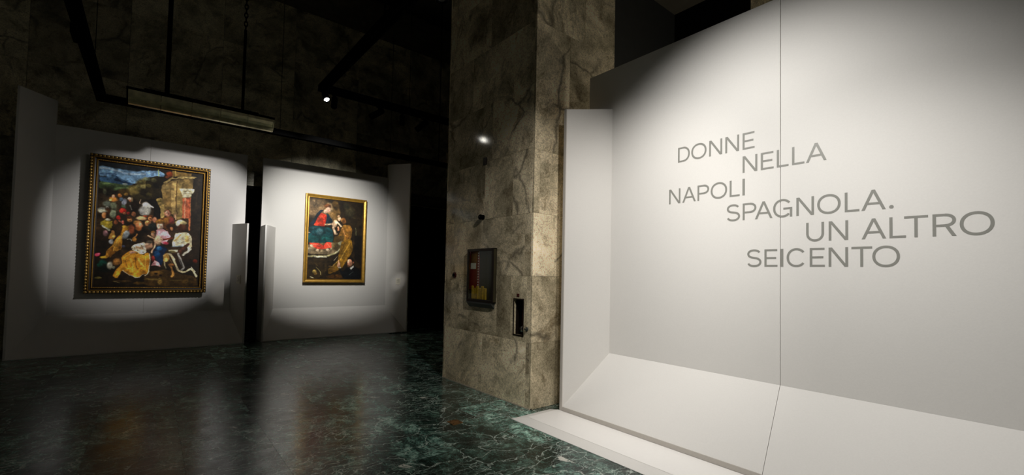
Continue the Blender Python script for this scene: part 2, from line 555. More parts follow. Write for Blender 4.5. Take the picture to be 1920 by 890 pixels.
# recess behind the title wall
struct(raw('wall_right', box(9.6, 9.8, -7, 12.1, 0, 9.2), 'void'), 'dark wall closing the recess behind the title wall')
struct(raw('wall_recess', box(4.86, 9.6, 5.70, 5.90, 0, 9.2), 'greywall'), 'dark flat wall right of the marble pillar')
struct(raw('trim_3', box(4.86, 9.6, -6.5, 5.70, 7.91, 8.1), 'plaster'), 'brownish soffit over the recess behind the title wall')
pil2 = struct(raw('wall_pilaster', box(9.25, 9.6, 1.6, 3.8, 0, 7.91), 'marble'), 'marble pilaster glimpsed over the top of the title wall')

# ---------------------------------------------------------------- marble pillar
XP, YP0, YP1, XP1, T = 3.41, 3.79, 5.72, 4.86, 0.03
pillar = empty('marble_pillar', ((XP + XP1) / 2, (YP0 + YP1) / 2, 0), 'square pillar clad in veined grey-brown marble slabs beside the title wall', 'pillar')
raw('core', join(box(XP + 0.20, XP1 - 0.002, YP0 + T + 0.01, YP1 - T - 0.01, 0, 9.2)), 'grout', pillar)
G = 0.0009
def slab_left(y0, y1, z0, z1):
    return piece('marble_slab', CACHE, (T, y1 - y0 - 2 * G, z1 - z0 - 2 * G), (XP + T / 2, (y0 + y1) / 2, (z0 + z1) / 2), 'marble', pillar)
def slab_front(x0, x1, z0, z1):
    return piece('marble_slab', CACHE, (x1 - x0 - 2 * G, T, z1 - z0 - 2 * G), ((x0 + x1) / 2, YP0 + T / 2, (z0 + z1) / 2), 'marble', pillar)
YL = YP0 + T
NY0, NY1, NZ0, NZ1 = 3.94, 4.11, 0.83, 1.25
left_rows = [
    (0.015, 0.76, [YL, 3.885, 4.76, YP1]),
    (0.76, 1.53, [YL, 3.882, None, 4.175, 4.46, 5.355, YP1]),
    (1.53, 2.27, [YL, 3.94, 4.805, YP1]),
    (2.27, 3.04, [YL, 4.18, 4.77, YP1]),
    (3.04, 3.80, [YL, 4.62, YP1]),
    (3.80, 4.56, [YL, 4.2, 5.1, YP1]),
    (4.56, 5.32, [YL, 4.7, YP1]), (5.32, 6.84, [YL, 4.3, 5.0, YP1]), (6.84, 9.2, [YL, 4.75, YP1])]
for z0, z1, ys in left_rows:
    ys = list(ys)
    for a, b in zip(ys[:-1], ys[1:]):
        if a is None or b is None:
            continue
        slab_left(a, b, z0, z1)
# slab with the small niche cut through it
a, b = 3.882, 4.175
vs_, fs_ = [], []
nich = [(a + G, 0.76 + G), (b - G, 0.76 + G), (b - G, 1.53 - G), (a + G, 1.53 - G)]
inn = [(NY0, NZ0), (NY1, NZ0), (NY1, NZ1), (NY0, NZ1)]
for xx in (XP, XP + T):
    vs_ += [(xx, y, z) for y, z in nich] + [(xx, y, z) for y, z in inn]
for s in range(4):
    t = (s + 1) % 4
    fs_ += [(s, t, 4 + t, 4 + s), (8 + s, 12 + s, 12 + t, 8 + t), (4 + s, 4 + t, 12 + t, 12 + s), (s, 8 + s, 8 + t, t)]
ns = raw('marble_slab', (vs_, fs_), 'marble', pillar)
raw('niche_lining', join(box(XP + T, XP + 0.19, NY0 - 0.012, NY0, NZ0, NZ1), box(XP + T, XP + 0.19, NY1, NY1 + 0.012, NZ0, NZ1), box(XP + T, XP + 0.19, NY0 - 0.012, NY1 + 0.012, NZ0 - 0.012, NZ0),
    box(XP + T, XP + 0.19, NY0 - 0.012, NY1 + 0.012, NZ1, NZ1 + 0.012), box(XP + 0.17, XP + 0.19, NY0, NY1, NZ0, NZ1),
    box(XP - 0.004, XP, NY0 - 0.012, NY0 + 0.004, NZ0 - 0.012, NZ1 + 0.012), box(XP - 0.004, XP, NY1 - 0.004, NY1 + 0.012, NZ0 - 0.012, NZ1 + 0.012),
    box(XP - 0.004, XP, NY0, NY1, NZ0 - 0.012, NZ0 + 0.004), box(XP - 0.004, XP, NY0, NY1, NZ1 - 0.004, NZ1 + 0.012)), 'bronze', pillar)['label'] = 'dark metal lined niche'
front_rows = [(0.0, 0.76, [XP, 4.05, XP1]), (0.76, 1.53, [XP, XP1 - 0.5, XP1]), (1.53, 2.27, [XP, 3.76, 4.4, XP1]), (2.27, 3.02, [XP, 3.50, 4.2, XP1]),
              (3.02, 4.55, [XP, 3.98, XP1]), (4.55, 6.1, [XP, 4.25, XP1]), (6.1, 7.6, [XP, 4.0, XP1]), (7.6, 9.2, [XP, 4.3, XP1])]
for z0, z1, xr in front_rows:
    for a, b in zip(xr[:-1], xr[1:]):
        slab_front(a, b, z0, z1)
for z0, z1 in ((0, 2.2), (2.2, 4.5), (4.5, 6.8), (6.8, 9.2)):
    piece('marble_slab', CACHE, (XP1 - XP - 0.004, T, z1 - z0 - 0.003), ((XP + XP1) / 2, YP1 + T / 2, (z0 + z1) / 2), 'marble', pillar)
raw('base_strip', box(XP - 0.006, XP + T - 0.002, YP0 + 0.0, YP1 + T, 0.0, 0.014), 'pale', pillar)['label'] = 'pale stone strip at the foot'

# ---------------------------------------------------------------- things on the pillar
def on_left(y0, y1, z0, z1, d0, d1, bev=0.0):
    return box(XP - d1, XP - d0, y0, y1, z0, z1, bev)
cy0, cy1, cz0, cz1 = 4.475, 5.075, 1.175, 1.88
cab = empty('fire_hose_cabinet', (XP - 0.04, (cy0 + cy1) / 2, cz0), 'dark framed glass cabinet with red and yellow hose inside, on the pillar', 'cabinet')
fw = 0.035
raw('casing', join(on_left(cy0, cy0 + 0.012, cz0, cz1, 0, 0.045), on_left(cy1 - 0.012, cy1, cz0, cz1, 0, 0.045), on_left(cy0, cy1, cz1 - 0.012, cz1, 0, 0.045), on_left(cy0, cy1, cz0, cz0 + 0.012, 0, 0.045), on_left(cy0, cy1, cz0, cz1, 0.0, 0.006)), 'olive', cab)
door = raw('door_frame', join(on_left(cy0, cy0 + fw, cz0, cz1, 0.045, 0.055, 0.003), on_left(cy1 - fw, cy1, cz0, cz1, 0.045, 0.055, 0.003), on_left(cy0 + fw, cy1 - fw, cz1 - fw, cz1, 0.045, 0.055, 0.003), on_left(cy0 + fw, cy1 - fw, cz0, cz0 + fw, 0.045, 0.055, 0.003)), 'bronze', cab)
raw('glass_pane', on_left(cy0 + fw, cy1 - fw, cz0 + fw, cz1 - fw, 0.047, 0.050), 'glass', door)
raw('drip_sill', prism_axis([(XP - 0.05, cz0), (XP - 0.05, cz0 - 0.02), (XP, cz0 - 0.075), (XP, cz0)], cy0 + 0.03, cy1, 'y'), 'grey', cab)
redp = raw('red_panel', on_left(4.84, cy1 - 0.02, cz0 + 0.16, cz1 - 0.015, 0.006, 0.026, 0.004), 'red', cab)
raw('sticker', join(on_left(4.885, 5.02, cz1 - 0.19, cz1 - 0.06, 0.026, 0.029)), 'brass', redp)
raw('sticker', join(on_left(4.90, 5.02, cz1 - 0.27, cz1 - 0.19, 0.026, 0.030)), 'whitedot', redp)
for q in range(6):
    fold = raw('hose_fold', on_left(4.66 + q * 0.056, 4.712 + q * 0.056, cz0 + 0.03, cz0 + (0.21 if q % 2 else 0.185), 0.008 + 0.004 * (q % 2), 0.030 + 0.004 * (q % 2), 0.008), 'yellow', cab)
bd = [ball((XP - 0.037, 4.83, cz1 - 0.06 - 0.035 * q), 0.007, 0.007, 0.009, 6, 4) for q in range(13)]
ch = raw('bead_reflection', join(*bd), 'whitedot', cab)  # modelled dots stand for the beaded frame's reflection in the glass
ch['label'] = 'white dots modelled as the reflection of a beaded frame'
ch['kind'] = 'stuff'

valve = empty('hydrant_valve', (XP + 0.08, 4.0, NZ0), 'small red hydrant valve with silver cap inside the narrow niche', 'valve')
raw('pipe', tube((XP + 0.11, 4.055, NZ0), (XP + 0.11, 4.055, NZ0 + 0.30), 0.022, 12), 'darkred', valve, True)
raw('valve_body', lathe((XP + 0.10, 4.04, NZ0 + 0.06), (-0.7, -0.5, 0.1), [(-0.02, 0.02), (0.0, 0.035), (0.05, 0.035), (0.055, 0.028)], 16), 'darkred', valve)
raw('cap', lathe((XP + 0.055, 4.005, NZ0 + 0.068), (-0.7, -0.5, 0.1), [(0.0, 0.03), (0.006, 0.036), (0.03, 0.036), (0.036, 0.02), (0.05, 0.012)], 16), 'silver', valve, False)

pq = empty('niche_number_plate', (XP - 0.004, 4.035, 1.285), 'tiny dark red plate fixed above the narrow niche', 'plate')
plq = raw('plate', on_left(4.012, 4.060, 1.283, 1.318, 0.0, 0.006, 0.002), 'darkred', pq)
for yy in (4.018, 4.054):
    raw('screw', ball((XP - 0.006, yy, 1.30), 0.002, 0.003, 0.003), 'silver', plq)
al = empty('alarm_button', (XP - 0.01, 5.47, 1.51), 'dark red round button left of the glass cabinet on the pillar', 'button')
raw('back_plate', lathe((XP, 5.47, 1.52), (-1, 0, 0), [(0, 0.045), (0.012, 0.045), (0.016, 0.040)], 20), 'darkred', al)
raw('knob', lathe((XP - 0.016, 5.47, 1.52), (-1, 0, 0), [(0, 0.022), (0.012, 0.022), (0.017, 0.014)], 16), 'black', al)
sn = empty('ball_camera', (XP - 0.02, 4.79, 2.28), 'small black ball camera on the pillar above the glass cabinet', 'camera')
raw('mount', lathe((XP, 4.79, 2.30), (-1, 0, 0), [(0, 0.034), (0.008, 0.034), (0.012, 0.018), (0.018, 0.016)], 18), 'black', sn)
blc = raw('ball', ball((XP - 0.046, 4.79, 2.30), 0.036, 0.036, 0.036, 18, 12), 'black', sn, True)
raw('lens', lathe((XP - 0.076, 4.782, 2.30), (-1, -0.3, 0), [(0, 0.014), (0.006, 0.012)], 12), 'lens', blc)
jb = empty('junction_plate', (XP - 0.01, 4.775, 3.0), 'small dark square plate high on the shaded side of the pillar', 'plate')
plj = raw('plate', on_left(4.735, 4.815, 3.0, 3.10, 0.0, 0.012, 0.003), 'bronze', jb)
for yy, zz in ((4.745, 3.012), (4.805, 3.012), (4.745, 3.088), (4.805, 3.088)):
    raw('screw', ball((XP - 0.012, yy, zz), 0.002, 0.004, 0.004), 'grey', plj)
st_ = empty('round_switch', (XP - 0.008, 3.868, 0.90), 'small pale round knob right of the narrow niche', 'knob')
raw('rosette', lathe((XP, 3.868, 0.915), (-1, 0, 0), [(0, 0.024), (0.006, 0.024), (0.008, 0.02)], 18), 'grey', st_)
raw('knob', lathe((XP - 0.008, 3.868, 0.915), (-1, 0, 0), [(0, 0.012), (0.02, 0.016), (0.026, 0.010)], 14), 'silver', st_)

# ---------------------------------------------------------------- floor socket plate
fo = empty('floor_socket_plate', (2.50, 3.94, 0), 'small square brass socket plate set in the green floor near the pillar', 'plate')
raw('frame', join(box(2.44, 2.56, 3.88, 3.89, 0, 0.006), box(2.44, 2.56, 3.99, 4.0, 0, 0.006), box(2.44, 2.45, 3.89, 3.99, 0, 0.006), box(2.55, 2.56, 3.89, 3.99, 0, 0.006)), 'brass', fo)
lid = raw('lid', box(2.452, 2.548, 3.892, 3.988, 0.0, 0.005, 0.001), 'brass', fo)
for x, y in ((2.466, 3.906), (2.534, 3.906), (2.466, 3.974), (2.534, 3.974)):
    raw('screw', lathe((x, y, 0.005), (0, 0, 1), [(0, 0.006), (0.002, 0.005)], 10), 'darkwood', lid)

# ---------------------------------------------------------------- title wall (right)
XB, XF, ZR, ZL = 4.17, 3.635, 0.655, 0.075
YE, YB, YN = 3.53, 3.27, -2.85
title = empty('title_wall', (XB, 1.0, 0), 'tall white free-standing wall carrying the large grey exhibition title', 'display wall')
seams = [3.63, 1.466, -0.69, YN]
sg = 0.0018
for a, b in zip(seams[1:], seams[:-1]):
    raw('back_panel', box(XB, XB + 0.10, a + sg, b - sg, 0, 4.02, 0.002), 'white', title)
    yb = min(b, 3.265) if b < 3.6 else YB
# sloping foot between floor and back panel, mitred into the side wing
rs = [None, 1.44, -0.70, YN]
def ramp_panel(y0, y1f, y1b, rj):
    # cross-section points: front bottom, lip top, back top, back bottom
    V = []
    for yf, ybk in ((y0, y0 + rj), (y1f, y1b)):
        V += [(XF, yf, 0.0), (XF, yf, ZL), (XB - 0.001, ybk, ZR), (XB - 0.001, ybk, 0.0)]
    return V, [(0, 1, 2, 3), (7, 6, 5, 4), (0, 4, 5, 1), (1, 5, 6, 2), (2, 6, 7, 3), (3, 7, 4, 0)]
raw('ramp_panel', ramp_panel(1.40 + sg, YE - 0.03, YB, 0.066), 'white', title)
raw('ramp_panel', ramp_panel(-0.69 + sg, 1.40 - sg, 1.466 - sg, 0.0), 'white', title)
raw('ramp_panel', ramp_panel(YN, -0.69 - sg, -0.69 - sg, 0.0), 'white', title)
wing = prism([(XF - 0.001, YE), (XF - 0.001, YE - 0.035), (XB - 0.001, YB - 0.002), (XB - 0.001, YE)], 0.0, 3.48)
wing = ([(x, y, 0.0 if z == 0 else (3.455 if x < XF + 0.1 else 3.53)) for x, y, z in wing[0]], wing[1])
raw('side_wing', wing, 'white', title)
raw('wing_edge', box(XF - 0.012, XF - 0.0015, YE - 0.036, YE + 0.002, 0.032, 3.458, 0.002), 'edge', title)
raw('toe_strip', box(XF - 0.010, XF - 0.0015, YN, YE - 0.037, 0.032, ZL + 0.002, 0.001), 'edge', title)

# lettering: every character is a thin plate cut from strokes
def stroke(pts, t, closed=False):
    n = len(pts)
    quads_l, quads_r = [], []
    for i in range(n):
        p = Vector(pts[i])
        if closed:
            a, b = Vector(pts[i - 1]), Vector(pts[(i + 1) % n])
        else:
            a, b = Vector(pts[max(0, i - 1)]), Vector(pts[min(n - 1, i + 1)])
        dr = (b - a).normalized()
        nn = Vector((-dr.y, dr.x)) * t / 2
        quads_l.append(p + nn)
        quads_r.append(p - nn)
    out = []
    for i in range(n if closed else n - 1):
        j = (i + 1) % n
        out.append([quads_l[i], quads_l[j], quads_r[j], quads_r[i]])
    return [('strip', out)]
def arc(cx, cy, rx, ry, a0, a1, n=24):
    e = 0.94
    pts = []
    for i in range(n + 1):
        t = math.radians(a0 + (a1 - a0) * i / n)
        c, s = math.cos(t), math.sin(t)
        pts.append((cx + rx * math.copysign(abs(c) ** e, c), cy + ry * math.copysign(abs(s) ** e, s)))
    return pts
def rect(x0, y0, x1, y1):
    return [[(x0, y0), (x1, y0), (x1, y1), (x0, y1)]]
WID = dict(D=.131, O=.160, N=.129, E=.106, L=.093, A=.147, P=.120, I=.022, S=.125, G=.150, U=.127, T=.128, R=.119, C=.148)
WID['.'] = .027
def glyph(ch, w_, h, t):
    b = t * 0.92
    if ch == 'O':
        return stroke(arc(w_ / 2, h / 2, w_ / 2 - t / 2, h / 2 - b / 2 + 0.002, 0, 360, 48)[:-1], t, True)
    if ch == 'C':
        return stroke(arc(w_ / 2, h / 2, w_ / 2 - t / 2, h / 2 - b / 2 + 0.002, 38, 322, 40), t)
    if ch == 'G':
        return stroke(arc(w_ / 2, h / 2, w_ / 2 - t / 2, h / 2 - b / 2 + 0.002, 38, 318, 40), t) + rect(w_ * 0.54, h * 0.42, w_, h * 0.42 + b) + rect(w_ - t, 0, w_, h * 0.45)
    if ch == 'D':
        k = w_ * 0.44
        return rect(0, 0, t, h) + rect(0, 0, k, b) + rect(0, h - b, k, h) + stroke(arc(k, h / 2, w_ - k - t / 2, h / 2 - b / 2, -90, 90, 26), t)
    if ch == 'N':
        q = t * 1.25
        return rect(0, 0, t, h) + rect(w_ - t, 0, w_, h) + [[(0, h), (q, h), (w_, 0), (w_ - q, 0)]]
    if ch == 'E':
        return rect(0, 0, t, h) + rect(0, 0, w_, b) + rect(0, h - b, w_ * .98, h) + rect(0, h * .5 - b / 2, w_ * .9, h * .5 + b / 2)
    if ch == 'L':
        return rect(0, 0, t, h) + rect(0, 0, w_, b)
    if ch == 'I':
        return rect(0, 0, w_, h)
    if ch == 'T':
        return rect(0, h - b, w_, h) + rect(w_ / 2 - t / 2, 0, w_ / 2 + t / 2, h)
    if ch == 'A':
        q = t * 1.1
        m0 = w_ / 2
        zc = h * .27
        return [[(0, 0), (q, 0), (m0 + q * .5, h), (m0 - q * .5, h)], [(w_ - q, 0), (w_, 0), (m0 + q * .5, h), (m0 - q * .5, h)]] + rect(w_ * .2, zc, w_ * .8, zc + b)
    if ch in 'PR':
        lo = h * (0.40 if ch == 'P' else 0.42)
        k = w_ * 0.52
        g = rect(0, 0, t, h) + rect(0, h - b, k, h) + rect(0, lo, k, lo + b) + stroke(arc(k, (h + lo) / 2, w_ * (0.98 if ch == 'R' else 1) - k - t / 2, (h - lo) / 2 - b / 2, -90, 90, 22), t)
        if ch == 'R':
            g += [[(w_ * .50, lo + b * .5), (w_ * .50 + t * 1.15, lo + b * .5), (w_, 0), (w_ - t * 1.2, 0)]]
        return g
    if ch == 'U':
        k = h * 0.42
        return rect(0, k, t, h) + rect(w_ - t, k, w_, h) + stroke(arc(w_ / 2, k, w_ / 2 - t / 2, k - b / 2 + 0.002, 180, 360, 30), t)
    if ch == 'S':
        rt, rb = h * .255, h * .275
        up = arc(w_ / 2 - .001, h - rt, w_ / 2 - t / 2 - .004, rt - b / 2 + .002, 22, 255, 30)
        dn = arc(w_ / 2, rb, w_ / 2 - t / 2, rb - b / 2 + .002, 75, -160, 30)
        return stroke(up + dn, t)
    if ch == '.':
        p = arc(w_ / 2, w_ / 2, w_ / 2, w_ / 2, 0, 360, 18)[:-1]
        return [p]
    return []
SC = XB / 4.22
LINES = [
    (2.748, [('D', 2.452), ('O', 2.306), ('N', 2.12), ('N', 1.962), ('E', 1.802)]),
    (2.532, [('N', 1.801), ('E', 1.643), ('L', 1.512), ('L', 1.393), ('A', 1.289)]),
    (2.322, [('N', 2.550), ('A', 2.40), ('P', 2.237), ('O', 2.102), ('L', 1.919), ('I', 1.802)]),
    (2.092, [('S', 1.947), ('P', 1.799), ('A', 1.692), ('G', 1.541), ('N', 1.36), ('O', 1.209), ('L', 1.023), ('A', 0.918), ('.', 0.753)]),
    (1.873, [('U', 1.288), ('N', 1.13), ('A', 0.917), ('L', 0.752), ('T', 0.669), ('R', 0.519), ('O', 0.385)]),
    (1.662, [('S', 1.76), ('E', 1.611), ('I', 1.481), ('C', 1.434), ('E', 1.262), ('N', 1.131), ('T', 0.981), ('O', 0.853)])]
for zb, chars in LINES:
    for ch_, ys in chars:
        polys = glyph(ch_, WID[ch_] * SC, 0.155 * SC, 0.0185 * SC)
        V, Fc = [], []
        for gi, pg in enumerate(polys):
            quads = pg[1] if pg[0] == 'strip' else [pg]
            layer = XB - 0.0012 - 0.00004 * gi          # overlapping strokes lie a hair apart
            for qd in quads:
                n = len(V)
                V += [(layer, ys * SC - p[0], 1.55 + (zb - 1.55) * SC + p[1]) for p in qd]
                Fc.append(tuple(range(n, n + len(qd))))
        lt = raw('letter', (V, Fc), 'letter', title)
        lt['label'] = 'grey painted period' if ch_ == '.' else 'grey painted capital letter ' + ch_

# low platform in front of the title wall
pz, ins = 0.03, 0.125
plinth = empty('low_platform', (3.34, 0.4, 0), 'low white platform with sloping rim on the floor along the title wall', 'platform')
ox0, ox1, oy0, oy1 = 3.045, XF - 0.0125, YN, 3.68
V = [(ox0, oy0, 0), (ox1, oy0, 0), (ox1, oy1, 0), (ox0, oy1, 0), (ox0, oy0, 0.004), (ox1, oy0, 0.004), (ox1, oy1, 0.004), (ox0, oy1, 0.004),
     (ox0 + ins, oy0, pz), (ox1, oy0, pz), (ox1, oy1 - ins, pz), (ox0 + ins, oy1 - ins, pz)]
raw('bevelled_edge', (V, [(3, 2, 1, 0), (0, 1, 5, 4), (1, 2, 6, 5), (2, 3, 7, 6), (3, 0, 4, 7), (4, 8, 11, 7), (7, 11, 10, 6), (4, 5, 9, 8), (5, 6, 10, 9), (8, 9, 10, 11)]), 'white', plinth)
raw('top_sheet', box(ox0 + ins, ox1, oy0, oy1 - ins, pz + 0.0005, pz + 0.002), 'plinth', plinth)

# ---------------------------------------------------------------- display walls (left)
YF, YBK = 10.63, 11.13
def display_wall(name, label, xl, xr, xbl, xbr, hl, hr, cut_l, cut_r, seam):
    """xl..xr = front width; xbl..xbr = back panel between the wings; hl/hr = wing heights"""
    t = empty(name, ((xl + xr) / 2, YBK, 0), label, 'display wall')
    left_end, right_end = (xl if cut_l else xbl), (xr if cut_r else xbr)
    edges = [left_end] + ([seam] if seam is not None else []) + [right_end]
    for a, b in zip(edges[:-1], edges[1:]):
        raw('back_panel', box(a + 0.001, b - 0.001, YBK, YBK + 0.08, 0, 4.04, 0.002), 'white', t)
    V = [(xl + 0.02, YF, 0), (xr - 0.02, YF, 0), (xl + 0.02, YF, 0.02), (xr - 0.02, YF, 0.02), (xbl, YBK - 0.001, 0.665), (xbr, YBK - 0.001, 0.665), (xbl, YBK - 0.001, 0), (xbr, YBK - 0.001, 0)]
    raw('ramp_panel', (V, [(0, 1, 3, 2), (2, 3, 5, 4), (4, 5, 7, 6), (6, 7, 1, 0), (0, 2, 4, 6), (1, 7, 5, 3)]), 'white', t)
    e = 0.03
    raw('side_wing', prism([(xl, YF - 0.004), (xl + e, YF - 0.004), (xbl + 0.002, YBK - 0.002), (xbl + 0.002, YBK + (0.08 if not cut_l else -0.002)), (xl, YBK + (0.08 if not cut_l else -0.002))], 0, hl), 'white', t)
    raw('side_wing', prism([(xr, YF - 0.004), (xr - e, YF - 0.004), (xbr - 0.002, YBK - 0.002), (xbr - 0.002, YBK + (0.08 if not cut_r else -0.002)), (xr, YBK + (0.08 if not cut_r else -0.002))], 0, hr), 'white', t)
    return t
display_wall('display_wall', 'white display wall behind the crowded religious scene in the carved frame', -1.785, 1.555, -1.39, 1.325, 4.46, 2.50, False, True, -0.085)
display_wall('display_wall', 'white display wall behind the smaller gold framed picture near the pillar', 1.862, 5.215, 2.155, 4.81, 2.50, 4.40, True, False, None)

